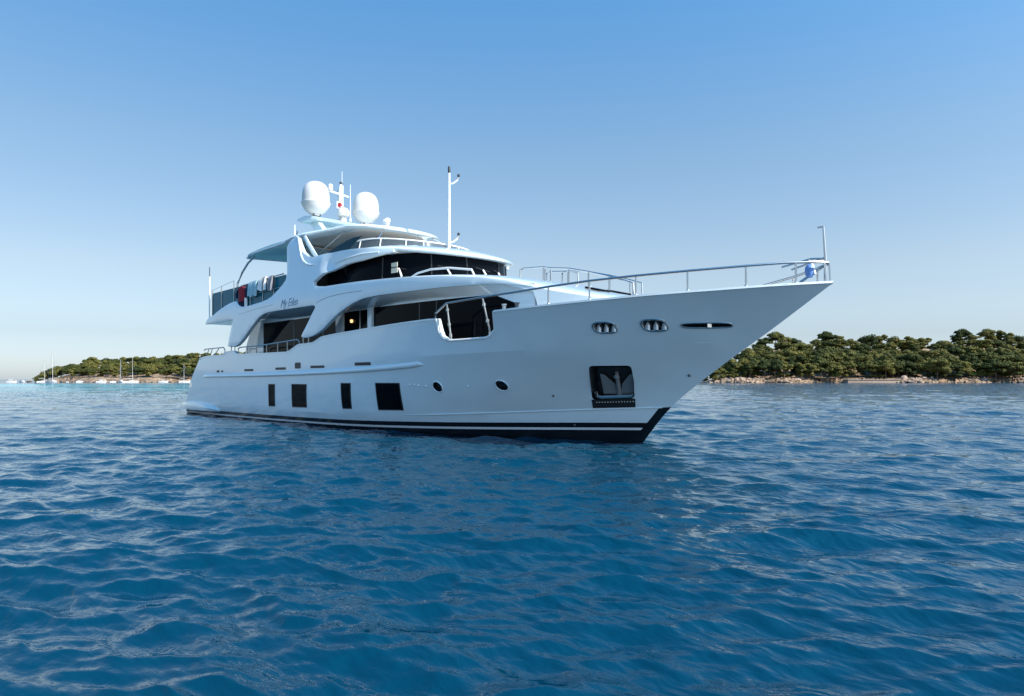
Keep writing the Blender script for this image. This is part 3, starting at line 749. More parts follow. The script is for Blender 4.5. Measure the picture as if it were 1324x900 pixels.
# awning over the upper aft deck, on curved poles
mb = MB(); rings = []
for x in np.linspace(4.75, 9.95, 12):
    b = tab([(4.75, 2.35), (5.1, 2.5), (9.95, 2.62)], x); zc = tab([(4.75, 7.13), (6.0, 7.22), (8.0, 7.24), (9.95, 7.16)], x); th = .05 if x < 4.9 else .08
    top = [(x, y, zc+.10*(1-(y/b)**2)) for y in np.linspace(-b, b, 11)]
    rings.append(top+[(x, y, z-th) for x, y, z in top[::-1]])
mb.loft(rings); awn = mb.build('awning', CANVAS, yacht, angle=40)
mb = MB()
for s in (1, -1): mb.tube([(4.78, -s*2.36, 7.10), (6, -s*2.53, 7.15), (9.9, -s*2.64, 7.12)], .05, 8)
mb.tube([(4.76, -2.36, 7.1), (4.72, 0, 7.2), (4.76, 2.36, 7.1)], .045, 8)
mb.build('awning_frame', GEL, awn)
for s in (1, -1):
    mb = MB(); mb.tube([(5.55, -s*2.35, 7.06), (5.2, -s*2.5, 6.8), (4.95, -s*2.65, 6.4), (4.8, -s*2.8, 5.9), (4.75, -s*2.9, 4.4)], .045, 8); mb.build('awning_pole', STEEL, awn)
# ceiling panel glow free: beige liner near the arch
mb = MB(); mb.box((8.9, 0, 7.02), (1.3, 3.4, .05)); mb.build('awning_liner', BEIGE, awn)

# upper aft deck glass screens, posts, wires
mb = MB()
for s in (1, -1):
    side_plate(mb, [(2.92, 4.3), (5.2, 4.3), (5.2, 5.62), (2.92, 5.60)], lambda x, z: 3.18, .02, sides=(s,), g=1)
    side_plate(mb, [(5.25, 4.3), (7.0, 4.3), (7.0, 5.64), (5.25, 5.62)], lambda x, z: 3.18, .02, sides=(s,), g=1)
    side_plate(mb, [(7.05, 4.3), (10.3, 4.3), (10.3, 5.66), (7.05, 5.64)], lambda x, z: 3.18, .02, sides=(s,), g=1)
mb.box((2.94, 0, 4.95), (.02, 6.3, 1.3))
scr = mb.build('glass_screen', SMOKE, yacht, fix=False)
mb = MB()
for s in (1, -1):
    for x, z in ((2.92, 5.75), (4.02, 5.82), (5.4, 5.94), (6.22, 5.62), (7.1, 5.66), (8.3, 5.66), (9.3, 5.68)): mb.tube([(x, -s*3.2, 4.3), (x, -s*3.2, z)], .022, 6)
    mb.tube([(2.92, -s*3.2, 5.74), (5.4, -s*3.2, 5.93)], .008, 5)
    mb.tube([(6.22, -s*3.22, 5.62), (10.2, -s*3.22, 5.70)], .024, 6)
    mb.tube([(7.1, -s*3.24, 5.15), (10.0, -s*3.24, 5.2)], .018, 6)
split_sides(mb.build('screen_post', STEEL, scr))
mb = MB()
for s in (1, -1):
    mb.tube([(6.9, -s*3.3, 4.3), (6.9, -s*3.3, 5.05)], .07, 8)
split_sides(mb.build('boarding_post', WHITEPAINT, yacht))
for c_, d_ in (((8.6, -.6, 4.75), (2.4, 1.0, .75)), ((8.6, 1.6, 4.75), (2.6, .9, .7)), ((5.0, .5, 4.62), (1.2, 3.4, .5))):
    mb = MB(); mb.box(c_, d_); mb.build('deck_settee', BEIGE, yacht, bevel=.06)
mb = MB(); mb.tube([(2.63, -3.22, 4.4), (2.63, -3.22, 6.4)], .035, 8); mb.tube([(2.63, -3.22, 6.4), (2.63, -3.22, 6.84)], .02, 6, m=1); mb.build('stern_antenna', [WHITEPAINT, DARKSTEEL], yacht)

# ------------------------------------------------------------------ railings
def sheer_z(x): return float(np.interp(x, [p[0] for p in SHEER], [p[1] for p in SHEER]))
def rb(x): return max(.0, row(6, x)[0]-.08)
RAIL = [(22.06, 3.83), (23.66, 3.92), (24.73, 3.98), (25.8, 4.02), (26.86, 4.06), (27.93, 4.11), (28.6, 4.15), (28.95, 4.16)]
mb = MB()
st = [(19.80, -rb(19.8), 3.36), (19.80, -rb(19.8), 3.50), (19.92, -rb(19.9), 3.56), (20.26, -rb(20.3), 3.75), (20.96, -rb(21), 3.78), (21.63, -rb(21.6), 3.81)]+[(x, -rb(x), z) for x, z in RAIL]
bowp = [(29.12, -.22, 4.16), (29.2, -.0, 4.16), (29.12, .22, 4.16)]
pt = [(x, -y, z) for x, y, z in st]
mb.tube(st+bowp+pt[::-1], .028, 8)
mb.build('bow_rail', STEEL, yacht)
for s in (1, -1):
    for xb_, zt_ in ((23.66, 3.92), (24.73, 3.98), (25.8, 4.02), (26.86, 4.06), (27.93, 4.11), (28.75, 4.15)):
        mb = MB(); mb.tube([(xb_, -s*rb(xb_), sheer_z(xb_)), (xb_, -s*rb(xb_), zt_)], .022, 6); mb.lathe([(.045, 0), (.03, .03)], (xb_, -s*rb(xb_), sheer_z(xb_)+.02), 10); mb.build('rail_post', STEEL, yacht)
    for xb_, zt_, x2 in ((20.34, 3.75, 20.28), (21.72, 3.81, 21.62)):
        mb = MB(); b0 = hb(xb_, 2.75)-.02
        mb.tube([(xb_, -s*b0, 2.75), (x2, -s*rb(x2), zt_)], .026, 8)
        for t in (.12, .42, .82): 
            p = Vector((xb_, -s*b0, 2.75)).lerp(Vector((x2, -s*rb(x2), zt_)), t); mb.lathe([(0, -.05), (.045, -.04), (.045, .04), (0, .05)], p, 10)
        mb.build('gate_post', STEEL, yacht)
    # bright frame of the gate opening
    mb = MB(); g = [(19.93, 3.34)]+GATE[:-3]; mb.tube([(x-.01, -s*(hb(x, z)+.0), z+.0) for x, z in g], .032, 8); mb.build('gate_frame', WHITEPAINT, yacht)
    for x in (22.3, 22.7): 
        mb = MB(); mb.lathe([(.05, 0), (.05, .12), (.07, .14), (.07, .17)], (x, -s*(rb(x)-.06), sheer_z(x)+.0), 10); mb.build('cleat', DARKSTEEL if x > 22.5 else STEEL, yacht)
mb = MB(); mb.tube([(28.3, -.25, 4.14), (28.9, -.16, 4.26), (29.13, 0, 4.27), (28.9, .16, 4.26), (28.3, .25, 4.14)], .022, 6); mb.tube([(28.6, 0, 3.8), (29.15, -.02, 4.12)], .03, 6); mb.build('pulpit_rail', STEEL, yacht)
mb = MB(); mb.tube([(29.14, 0, 3.72), (29.14, 0, 4.3), (29.10, 0, 4.95)], [.03, .03, .022], 8); mb.tube([(29.1, 0, 4.95), (28.98, .0, 4.95)], .02, 5); mb.build('jackstaff', STEEL, yacht)
mb = MB()
for s in (1, -1): mb.tube([(29.2, -s*.12, 3.74), (29.18, -s*.12, 4.14)], .02, 6)
mb.build('rail_post', STEEL, yacht)
# rails of the side deck aft
mb = MB()
for s in (1, -1):
    yy = lambda x: -s*3.38
    mb.tube([(2.4, yy(0), 3.0), (2.6, yy(0), 3.05), (4.7, yy(0), 3.06), (4.86, yy(0), 2.95), (4.86, yy(0), 2.75)], .024, 6)
    mb.tube([(2.7, yy(0), 2.72), (3.0, yy(0), 3.04)], .018, 6); mb.tube([(3.4, yy(0), 3.04), (3.15, yy(0), 2.72)], .018, 6); mb.tube([(3.6, yy(0), 2.72), (4.2, yy(0), 3.04)], .018, 6)
    mb.tube([(5.55, yy(0), 2.85), (5.6, yy(0), 3.1)], .02, 6); mb.tube([(5.95, yy(0), 2.85), (5.95, yy(0), 3.1)], .02, 6)
    mb.tube([(6.3, yy(0), 2.74), (6.3, yy(0), 2.95), (6.5, yy(0), 3.0), (9.0, yy(0), 3.02), (11.3, yy(0), 3.10), (11.65, yy(0), 3.11), (11.78, yy(0), 3.05), (11.82, yy(0), 2.9)], .026, 6)
    for x in (7.2, 8.1, 9.07, 10.05, 10.85): mb.tube([(x, yy(0), 2.68), (x, yy(0), 3.03+.03*(x-9) if x > 9 else 3.01)], .026 if x > 9 else .018, 6)
    for x in (12.1, 12.5): mb.tube([(x, yy(0), 2.9), (x, yy(0), 3.2)], .026, 6)
split_sides(mb.build('side_rail', STEEL, yacht))
# rails round the sun pad on the coach roof: two separate loops
def loop_rail(P, posts, zf):
    mb = MB(); mb.tube(P, .026, 8)
    for i in posts: mb.tube([P[i], (P[i][0], P[i][1], zf(P[i][0])-.05)], .02, 6)
    return mb.build('coach_roof_rail', STEEL, yacht)
zf = lambda x: tab(CENT, x)-.05
loop_rail([(20.1, -.28, 4.72), (20.1, -.28, 5.03), (20.2, -.25, 5.06), (20.9, -.1, 5.04), (21.1, .0, 5.0), (21.12, .02, 4.6)], (1, 3, 4), zf)
loop_rail([(20.1, .9, 4.72), (20.1, .9, 5.05), (20.3, .9, 5.07), (21.0, .9, 5.0), (21.4, .9, 4.9), (21.42, .9, 4.5)], (1, 3), zf)
loop_rail([(21.2, -.35, 4.55), (21.2, -.35, 4.9), (21.35, -.33, 4.93), (22.1, -.3, 4.83), (22.8, -.27, 4.66), (23.5, -.25, 4.46), (24.0, -.22, 4.3), (24.25, -.2, 4.2), (24.3, -.2, 3.85)], (1, 3, 4, 5, 7), zf)
loop_rail([(20.9, .75, 4.6), (20.9, .75, 4.95), (21.1, .76, 4.98), (21.9, .8, 4.88), (22.7, .82, 4.68), (23.4, .83, 4.48), (23.8, .84, 4.35), (23.82, .84, 3.95)], (1, 3, 4, 5), zf)
mb = MB()
zl = lambda x: tab(EDGE, x)
P = [(18.2, 4.73), (18.45, 4.82), (18.99, 4.88), (19.73, 4.85), (20.5, 4.73), (20.6, 4.55)]
mb.tube([(x, -(vU(x, 4.7)-.2), z) for x, z in P], .03, 8); mb.tube([(x, (vU(x, 4.7)-.2), z) for x, z in P], .03, 8)
split_sides(mb.build('ledge_rail', WHITEPAINT, yacht))

# ------------------------------------------------------------------ things lying or hanging on the yacht
def towel(x0, x1, ztop, drop, v, m, name, label, cat, stripes=None):
    mb = MB(); N = 12; rings = []
    for k in range(N+1):
        x = x0+(x1-x0)*k/N; w = .03*math.sin(k*1.9)+.02*math.sin(k*.8)
        rings.append([(x, -(v-.10+w*.3), ztop-drop*.7), (x, -(v-.05), ztop-.05), (x, -v, ztop+.03), (x, -(v+.05+w*.3), ztop-.05), (x, -(v+.07+w), ztop-drop*.5), (x, -(v+.09+w), ztop-drop+.03*math.sin(k)),
                      (x, -(v+.075+w), ztop-drop+.03*math.sin(k)), (x, -(v+.05+w), ztop-drop*.5), (x, -(v+.03+w*.3), ztop-.06), (x, -v, ztop+.01), (x, -(v-.04), ztop-.06), (x, -(v-.085+w*.3), ztop-drop*.7)])
    mb.loft(rings)
    if stripes:
        n = 12; 
        for fi in range(N*n):
            if (fi//n) in stripes: mb.m[fi] = 1
    o = mb.build(name, [m, TAN], None, angle=60); return tag(o, label, cat)
towel(8.15, 8.8, 5.72, .5, 3.26, TOWEL, 'towel', 'white towel with brown stripes hung over the upper aft deck rail', 'towel', stripes=(3, 7, 8))
towel(7.15, 7.95, 5.66, .6, 3.26, AQUACLOTH, 'towel', 'pale aqua towel hung on the rail between the red clothing and the white striped towel', 'towel')
towel(9.05, 9.4, 5.70, .55, 3.26, mat('grey_cloth', (.25, .26, .28), .9), 'towel', 'narrow grey towel hung at the forward end of the upper aft deck rail', 'towel')
def garment(x, z, w, h, v, m, m2, label, name='hanging_jacket'):
    mb = MB(); rings = []
    prof = [(0, .25), (.06, .9), (.15, 1.15), (.3, .85), (.6, .8), (.85, .95), (1.0, .9)]
    for t, k in prof:
        hw = w/2*k; zz = z-h*t; rings.append([(x+hw*math.cos(a), -(v+.02+.09*math.sin(a)*(1+.2*math.sin(a*3+t*5))), zz+.01*math.cos(a*2)) for a in np.linspace(0, 2*math.pi, 14, endpoint=False)])
    mb.loft(rings)
    for sg in (-1, 1): mb.tube([(x+sg*w*.5, -(v+.02), z-h*.13), (x+sg*w*.66, -(v+.05), z-h*.4), (x+sg*w*.62, -(v+.06), z-h*.72)], [.07, .06, .05], 7, m=1)
    o = mb.build(name, [m, m2], None, angle=60); return tag(o, label, 'clothing')
garment(6.45, 5.55, .75, .62, 3.25, REDCLOTH, NAVYCLOTH, 'red jacket with dark sleeves hung on the upper aft deck rail beside the towels')
garment(6.3, 4.98, .6, .55, 3.22, NAVYCLOTH, NAVYCLOTH, 'dark navy trousers hung below the red jacket on the upper aft rail', 'hanging_trousers')
def cushion(x, y, z, m, label):
    mb = MB(); mb.box((x, y, z), (.5, .35, .42)); o = mb.build('cushion', m, None, bevel=.09); tag(o, label, 'cushion')
cushion(4.15, -3.0, 5.25, REDCLOTH, 'larger red bundle behind the aft glass screen nearest the stern')
cushion(5.0, -3.0, 5.3, REDCLOTH, 'small red bundle behind the glass screen next to the red jacket')
mb = MB(); mb.lathe([(0, -.2), (.09, -.19), (.15, -.1), (.165, 0), (.15, .1), (.09, .17), (.05, .19)], (0, 0, 0), 20, m=0); mb.lathe([(.05, .19), (.07, .22), (.06, .28), (.02, .3)], (0, 0, 0), 12, m=1)
mb.tube([(0, 0, .28), (.12, .02, .1), (.2, .0, -.12)], .05, 8, m=1)
o = mb.build('bow_fender', [BLUEF, WHITEPAINT], None, angle=50); o.location = (28.88, -.18, 4.0); o.scale = (.6, .6, .75)
tag(o, 'round blue fender with a white cap tied in the bow rail of the yacht', 'fender')
# ================================================================== the sea
Rv = np.array([math.cos(YAW), math.sin(YAW)]); Fv = np.array([-math.sin(YAW), math.cos(YAW)])
C2 = np.array(CAM[:2])
def far(bear, D, z=0):
    """a place at depth D ahead of the viewpoint and bearing tan = bear to the right"""
    p = C2+D*(Rv*bear+Fv); return (p[0], p[1], z)
def B(px): return (px-662)/883.

def make_sea():
    rng = np.random.RandomState(7)
    rs = np.concatenate([[.0, .8], np.geomspace(1.6, 60, 620), np.geomspace(60, 500, 330)[1:], np.geomspace(500, 9000, 70)[1:]])
    half = rad(50)
    a_in = np.linspace(-half, half, 760); a_out = np.linspace(half, 2*math.pi-half, 70)[1:-1]
    ang = np.concatenate([a_in, a_out]); ang = math.pi/2-ang          # measured from the view axis
    NR, NA = len(rs), len(ang)
    Rg, Ag = np.meshgrid(rs, ang, indexing='ij')
    u = Rg*np.cos(Ag); v = Rg*np.sin(Ag)
    X = C2[0]+u*Rv[0]+v*Fv[0]; Y = C2[1]+u*Rv[1]+v*Fv[1]
    dr = np.gradient(rs)[:, None]; da = np.full(NA, a_in[1]-a_in[0]); da[760:] = a_out[1]-a_out[0]
    cell = np.maximum(np.maximum(dr, .03), Rg*da[None, :])
    Z = np.zeros_like(X); DX = np.zeros_like(X); DY = np.zeros_like(X)
    N = 210
    lam = np.exp(rng.uniform(math.log(.14), math.log(9.0), N)); lam.sort()
    main = YAW+rad(90-14)                                              # travelling away from / towards the viewer
    patch = .75+.5*(.5+.5*np.sin(X*.11+1.3*np.sin(Y*.07))*np.cos(Y*.09+.6*np.sin(X*.05)))
    for L in lam:
        spread = rad(22) if L > 2 else rad(26)
        th = main+rng.normal(0, spread); k = 2*math.pi/L
        slope = .023*(1.3 if L < .7 else .85)*(1.0 if L < 1.2 else (1.2/L)**.9)
        a = slope/k*rng.uniform(.5, 1.4)
        fade = np.clip((L/cell-2.2)/2.5, 0, 1)
        ph = k*(X*math.cos(th)+Y*math.sin(th))+rng.uniform(0, 6.28)
        ph += .8*np.sin((X*math.sin(th)-Y*math.cos(th))*k*.21+rng.uniform(0, 6))
        amp = a*fade*(patch if L < 3 else 1)
        Z += amp*np.cos(ph); q = .9
        DX -= q*amp*math.cos(th)*np.sin(ph); DY -= q*amp*math.sin(th)*np.sin(ph)
    X = X+DX; Y = Y+DY
    V = np.stack([X, Y, Z], -1).reshape(-1, 3).astype(np.float32)
    i = np.arange(NR-1)[:, None]; j = np.arange(NA)[None, :]; jn = (j+1) % NA
    F = np.stack([i*NA+j, i*NA+jn, (i+1)*NA+jn, (i+1)*NA+j], -1).reshape(-1, 4)[:, ::-1].astype(np.int32)
    me = bpy.data.meshes.new('water'); me.vertices.add(len(V)); me.vertices.foreach_set('co', V.ravel())
    me.loops.add(F.size); me.loops.foreach_set('vertex_index', F[:, ::-1].ravel())
    me.polygons.add(len(F)); me.polygons.foreach_set('loop_start', np.arange(0, F.size, 4, dtype=np.int32))
    me.update(calc_edges=True); me.validate(); me.shade_smooth()
    return link('water', me)
sea = make_sea(); tag(sea, kind='structure')
def water_mat():
    m = bpy.data.materials.new('sea_water'); m.use_nodes = True; n = m.node_tree.nodes; l = m.node_tree.links
    b = n['Principled BSDF']; b.inputs['Roughness'].default_value = .03; b.inputs['IOR'].default_value = 1.42
    g = n.new('ShaderNodeNewGeometry')
    # clear shallow water over sand far off on the left, deep blue elsewhere
    nz = n.new('ShaderNodeTexNoise'); nz.inputs['Scale'].default_value = .012; nz.inputs['Detail'].default_value = 3
    l.new(g.outputs['Position'], nz.inputs['Vector'])
    p0 = far(B(40), 190); 
    dist = n.new('ShaderNodeVectorMath'); dist.operation = 'DISTANCE'; dist.inputs[1].default_value = p0; l.new(g.outputs['Position'], dist.inputs[0])
    mr = n.new('ShaderNodeMapRange'); mr.inputs[1].default_value = 40; mr.inputs[2].default_value = 170; mr.inputs[3].default_value = 1; mr.inputs[4].default_value = 0; l.new(dist.outputs['Value'], mr.inputs[0])
    mul = n.new('ShaderNodeMath'); mul.operation = 'MULTIPLY'; l.new(mr.outputs[0], mul.inputs[0])
    mr2 = n.new('ShaderNodeMapRange'); mr2.inputs[1].default_value = .35; mr2.inputs[2].default_value = .6; l.new(nz.outputs[0], mr2.inputs[0]); l.new(mr2.outputs[0], mul.inputs[1])
    mx = n.new('ShaderNodeMix'); mx.data_type = 'RGBA'; mx.inputs[6].default_value = (*DEEP, 1); mx.inputs[7].default_value = (*SHALLOW, 1)
    l.new(mul.outputs[0], mx.inputs[0]); l.new(mx.outputs[2], b.inputs['Base Color'])
    # capillary ripples
    mp = n.new('ShaderNodeMapping'); mp.inputs['Rotation'].default_value = (0, 0, -YAW); mp.inputs['Scale'].default_value = (1, 2.0, 1); l.new(g.outputs['Position'], mp.inputs[0])
    n1 = n.new('ShaderNodeTexNoise'); n1.inputs['Scale'].default_value = 8; n1.inputs['Detail'].default_value = 3; n1.inputs['Roughness'].default_value = .55; n1.inputs['Distortion'].default_value = .4
    n2 = n.new('ShaderNodeTexNoise'); n2.inputs['Scale'].default_value = .9; n2.inputs['Detail'].default_value = 4; n2.inputs['Roughness'].default_value = .6
    l.new(mp.outputs[0], n1.inputs['Vector']); l.new(mp.outputs[0], n2.inputs['Vector'])
    b1 = n.new('ShaderNodeBump'); b1.inputs['Strength'].default_value = .4; b1.inputs['Distance'].default_value = .02; l.new(n1.outputs[0], b1.inputs['Height'])
    b2 = n.new('ShaderNodeBump'); b2.inputs['Strength'].default_value = .25; b2.inputs['Distance'].default_value = .12
    n3 = n.new('ShaderNodeTexNoise'); n3.inputs['Scale'].default_value = .28; n3.inputs['Detail'].default_value = 5; n3.inputs['Roughness'].default_value = .62; l.new(mp.outputs[0], n3.inputs['Vector'])
    b3 = n.new('ShaderNodeBump'); b3.inputs['Strength'].default_value = .4; b3.inputs['Distance'].default_value = .55; l.new(n3.outputs[0], b3.inputs['Height'])
    l.new(n2.outputs[0], b2.inputs['Height']); l.new(b1.outputs[0], b2.inputs['Normal']); l.new(b2.outputs[0], b3.inputs['Normal'])
    # wind ripples finer than the mesh: the open bay beyond the yacht's lee is rougher
    n4 = n.new('ShaderNodeTexNoise'); n4.inputs['Scale'].default_value = 2.2; n4.inputs['Detail'].default_value = 3; l.new(mp.outputs[0], n4.inputs['Vector'])
    sb = n.new('ShaderNodeVectorMath'); sb.operation = 'SUBTRACT'; sb.inputs[1].default_value = (.5, .5, .5); l.new(n4.outputs['Color'], sb.inputs[0])
    d4 = n.new('ShaderNodeVectorMath'); d4.operation = 'DISTANCE'; d4.inputs[1].default_value = (24, -6, 0); l.new(g.outputs['Position'], d4.inputs[0])
    m4 = n.new('ShaderNodeMapRange'); m4.interpolation_type = 'SMOOTHSTEP'; m4.inputs[1].default_value = 14; m4.inputs[2].default_value = 110; m4.inputs[3].default_value = .0; m4.inputs[4].default_value = 1.5; l.new(d4.outputs['Value'], m4.inputs[0])
    sc = n.new('ShaderNodeVectorMath'); sc.operation = 'SCALE'; l.new(sb.outputs[0], sc.inputs[0]); l.new(m4.outputs[0], sc.inputs['Scale'])
    fl = n.new('ShaderNodeVectorMath'); fl.operation = 'MULTIPLY'; fl.inputs[1].default_value = (1, 1, 0); l.new(sc.outputs[0], fl.inputs[0])
    ad = n.new('ShaderNodeVectorMath'); ad.operation = 'ADD'; l.new(b3.outputs[0], ad.inputs[0]); l.new(fl.outputs[0], ad.inputs[1])
    nm = n.new('ShaderNodeVectorMath'); nm.operation = 'NORMALIZE'; l.new(ad.outputs[0], nm.inputs[0]); l.new(nm.outputs[0], b.inputs['Normal'])
    return m
DEEP = (.0002, .034, .066); SHALLOW = (.004, .42, .52)
sea.data.materials.append(water_mat())

# ================================================================== the wooded islands
def foliage_mat(name, c1, c2, c3):
    m = bpy.data.materials.new(name); m.use_nodes = True; n = m.node_tree.nodes; l = m.node_tree.links
    b = n['Principled BSDF']; b.inputs['Roughness'].default_value = .75; b.inputs['Specular IOR Level'].default_value = .2
    oi = n.new('ShaderNodeObjectInfo'); tc = n.new('ShaderNodeTexCoord'); nz = n.new('ShaderNodeTexNoise'); nz.inputs['Scale'].default_value = .7; nz.inputs['Detail'].default_value = 3
    l.new(tc.outputs['Object'], nz.inputs['Vector'])
    add = n.new('ShaderNodeMath'); add.operation = 'MULTIPLY_ADD'; add.inputs[1].default_value = 1.5; l.new(oi.outputs['Random'], add.inputs[0]); l.new(nz.outputs[0], add.inputs[2])
    mul = n.new('ShaderNodeMath'); mul.operation = 'MULTIPLY'; mul.inputs[1].default_value = .5; l.new(add.outputs[0], mul.inputs[0])
    cr = n.new('ShaderNodeValToRGB'); cr.color_ramp.elements[0].color = (*c1, 1); cr.color_ramp.elements[0].position = .2; cr.color_ramp.elements[1].color = (*c3, 1); cr.color_ramp.elements[1].position = .8
    e = cr.color_ramp.elements.new(.5); e.color = (*c2, 1); l.new(mul.outputs[0], cr.inputs[0]); l.new(cr.outputs[0], b.inputs['Base Color'])
    return m
LEAF = foliage_mat('pine_needles', (.026, .040, .011), (.065, .074, .017), (.135, .125, .03))
LEAF2 = foliage_mat('shrub_leaves', (.10, .13, .02), (.14, .17, .03), (.18, .20, .04))
BARK = mat('pine_bark', (.16, .11, .08), .9, var=.2)
def leaves(rng, clumps, per, q):
    V = []; F = []
    for (cx, cy, cz, rx, rz_) in clumps:
        for _ in range(per):
            d = rng.normal(size=3); d /= np.linalg.norm(d); r = rng.uniform(.72, 1.05)
            if d[2] < -.35: d[2] *= .4
            p = np.array([cx+d[0]*rx*r, cy+d[1]*rx*r, cz+d[2]*rz_*r])
            nrm = d*np.array([1, 1, 1.6])+rng.normal(size=3)*.45; nrm /= np.linalg.norm(nrm)
            t = np.cross(nrm, rng.normal(size=3)); t /= np.linalg.norm(t); bt = np.cross(nrm, t); s = q*rng.uniform(.6, 1.3)
            n = len(V); V += [p-t*s-bt*s*.6, p+t*s-bt*s*.6, p+t*s*.7+bt*s*.8, p-t*s*.7+bt*s*.8]; F.append((n, n+1, n+2, n+3))
    return V, F
def make_pine(seed, H=11., W=3.2, kind='umbrella'):
    rng = np.random.RandomState(seed)
    t = empty('pine_tree')
    lean = rng.uniform(-.8, .8, 2); cl = []
    base = .30*H if kind == 'umbrella' else .16*H
    nC = rng.randint(10, 14)
    for i in range(nC):
        a = rng.uniform(0, 6.28); rr = W*math.sqrt(rng.uniform(0, 1))*.8; f = rr/W
        z = H-1.2-(H*.30)*f**2*rng.uniform(.5, 1.5)-rng.uniform(0, H*.22)
        cl.append((lean[0]+rr*math.cos(a), lean[1]+rr*math.sin(a), z, rng.uniform(1.3, 2.0)*W/3.2, rng.uniform(.85, 1.35)*W/3.2))
    for i in range(9):
        a = rng.uniform(0, 6.28); rr = W*rng.uniform(.3, .95); cl.append((lean[0]+rr*math.cos(a), lean[1]+rr*math.sin(a), rng.uniform(base, H*.72), rng.uniform(1.2, 1.9), rng.uniform(.8, 1.2)))
    mb = MB(); top = (lean[0], lean[1], H*.8)
    mb.tube([(0, 0, -1), (lean[0]*.2, lean[1]*.2, H*.25), (lean[0]*.7, lean[1]*.7, H*.55), top], [.26, .21, .16, .07], 6)
    for c in cl[::2]: mb.tube([(lean[0]*.6, lean[1]*.6, H*.48), (c[0]*.6, c[1]*.6, (c[2]+H*.48)/2), (c[0], c[1], c[2])], [.10, .07, .03], 4)
    mb.build('trunk', BARK, t, fix=False)
    V, F = leaves(rng, cl, 250, .31)
    me = bpy.data.meshes.new('crown'); me.from_pydata([tuple(v) for v in V], [], F); me.materials.append(LEAF); link('crown', me, t)
    return t
pines = [make_pine(11+i, H=11, W=[4.4, 3.3, 4.9, 3.8, 5.2, 2.9, 4.0][i], kind=['umbrella', 'round'][i % 2]) for i in range(7)]
used = set()
rnd = random.Random(3)
SIL_R = [(880, 489), (905, 486), (920, 478), (940, 463), (960, 450), (985, 440), (1010, 432), (1040, 436), (1075, 430), (1120, 436), (1180, 434), (1225, 434), (1245, 428), (1270, 428), (1300, 429), (1324, 434), (1400, 430), (1500, 436)]
SIL_L = [(30, 490), (45, 487), (60, 480), (75, 474), (100, 467), (130, 461), (160, 460), (200, 459), (240, 456), (300, 455), (360, 458), (420, 462), (520, 470)]
def ztop(px, y, D): return 1.66+(490.5-y)*D/883.
DR, DL = 330., 385.
def ground(px, d, SIL, D0, bank):
    """height of the island d metres behind its shore"""
    y = tab(SIL, px); zt = ztop(px, y, D0+62)-7.2
    e = max(0, min(1, (488-y)/14.))
    hill = max(bank*.8, zt)
    t = max(0, min(1, (d-10)/55.)); s = t*t*(3-2*t)
    b = bank*e*max(0, min(1, d/7.))
    return -.6+.6*e+ b*(1-s)+hill*s*e if d > 0 else -1.0
def terrain(name, SIL, D0, bank, px0, px1, rough, m, seed):
    rng = np.random.RandomState(seed); V = []; F = []
    ds = [-8, -2, 0, .6, 1.2, 2, 3, 4, 5.2, 6.5, 8, 10, 14, 20, 28, 38, 50, 66, 90, 130]; n = int((px1-px0)/2.2)
    for i in range(n+1):
        px = px0+(px1-px0)*i/n; wob = 4*math.sin(px*.031)+2.5*math.sin(px*.083+1)+rng.uniform(-1, 1)
        for d in ds:
            z = ground(px, d, SIL, D0, bank)+(rng.uniform(-.5, .5)*rough if 0 < d < 9 else rng.uniform(-.15, .15))
            if d > 80: z = ground(px, 70, SIL, D0, bank)-(d-70)*.2
            V.append(far(B(px), D0+wob+d+(rng.uniform(-.5, .5)*rough if 0 <= d < 9 else 0), z))
    k = len(ds)
    for i in range(n):
        for j in range(k-1): F.append((i*k+j, (i+1)*k+j, (i+1)*k+j+1, i*k+j+1))
    me = bpy.data.meshes.new(name); me.from_pydata(V, [], F); me.materials.append(m); me.shade_smooth(); me.set_sharp_from_angle(angle=rad(25))
    return tag(link(name, me), kind='structure')
def soil_mat():
    m = bpy.data.materials.new('island_soil'); m.use_nodes = True; n = m.node_tree.nodes; l = m.node_tree.links; b = n['Principled BSDF']; b.inputs['Roughness'].default_value = .9
    g = n.new('ShaderNodeNewGeometry'); nz = n.new('ShaderNodeTexNoise'); nz.inputs['Scale'].default_value = .25; nz.inputs['Detail'].default_value = 6; l.new(g.outputs['Position'], nz.inputs['Vector'])
    cr = n.new('ShaderNodeValToRGB'); cr.color_ramp.elements[0].position = .38; cr.color_ramp.elements[0].color = (.13, .085, .05, 1); cr.color_ramp.elements[1].position = .62; cr.color_ramp.elements[1].color = (.33, .23, .15, 1)
    l.new(nz.outputs[0], cr.inputs[0]); l.new(cr.outputs[0], b.inputs['Base Color'])
    bp = n.new('ShaderNodeBump'); bp.inputs['Distance'].default_value = .4; l.new(nz.outputs[0], bp.inputs['Height']); l.new(bp.outputs[0], b.inputs['Normal']); return m
SOIL = soil_mat()
terrain('island_ground', SIL_R, DR, 2.2, 880, 1500, 1.0, SOIL, 5)
terrain('island_ground', SIL_L, DL, 2.6, 26, 520, .5, SOIL, 6)
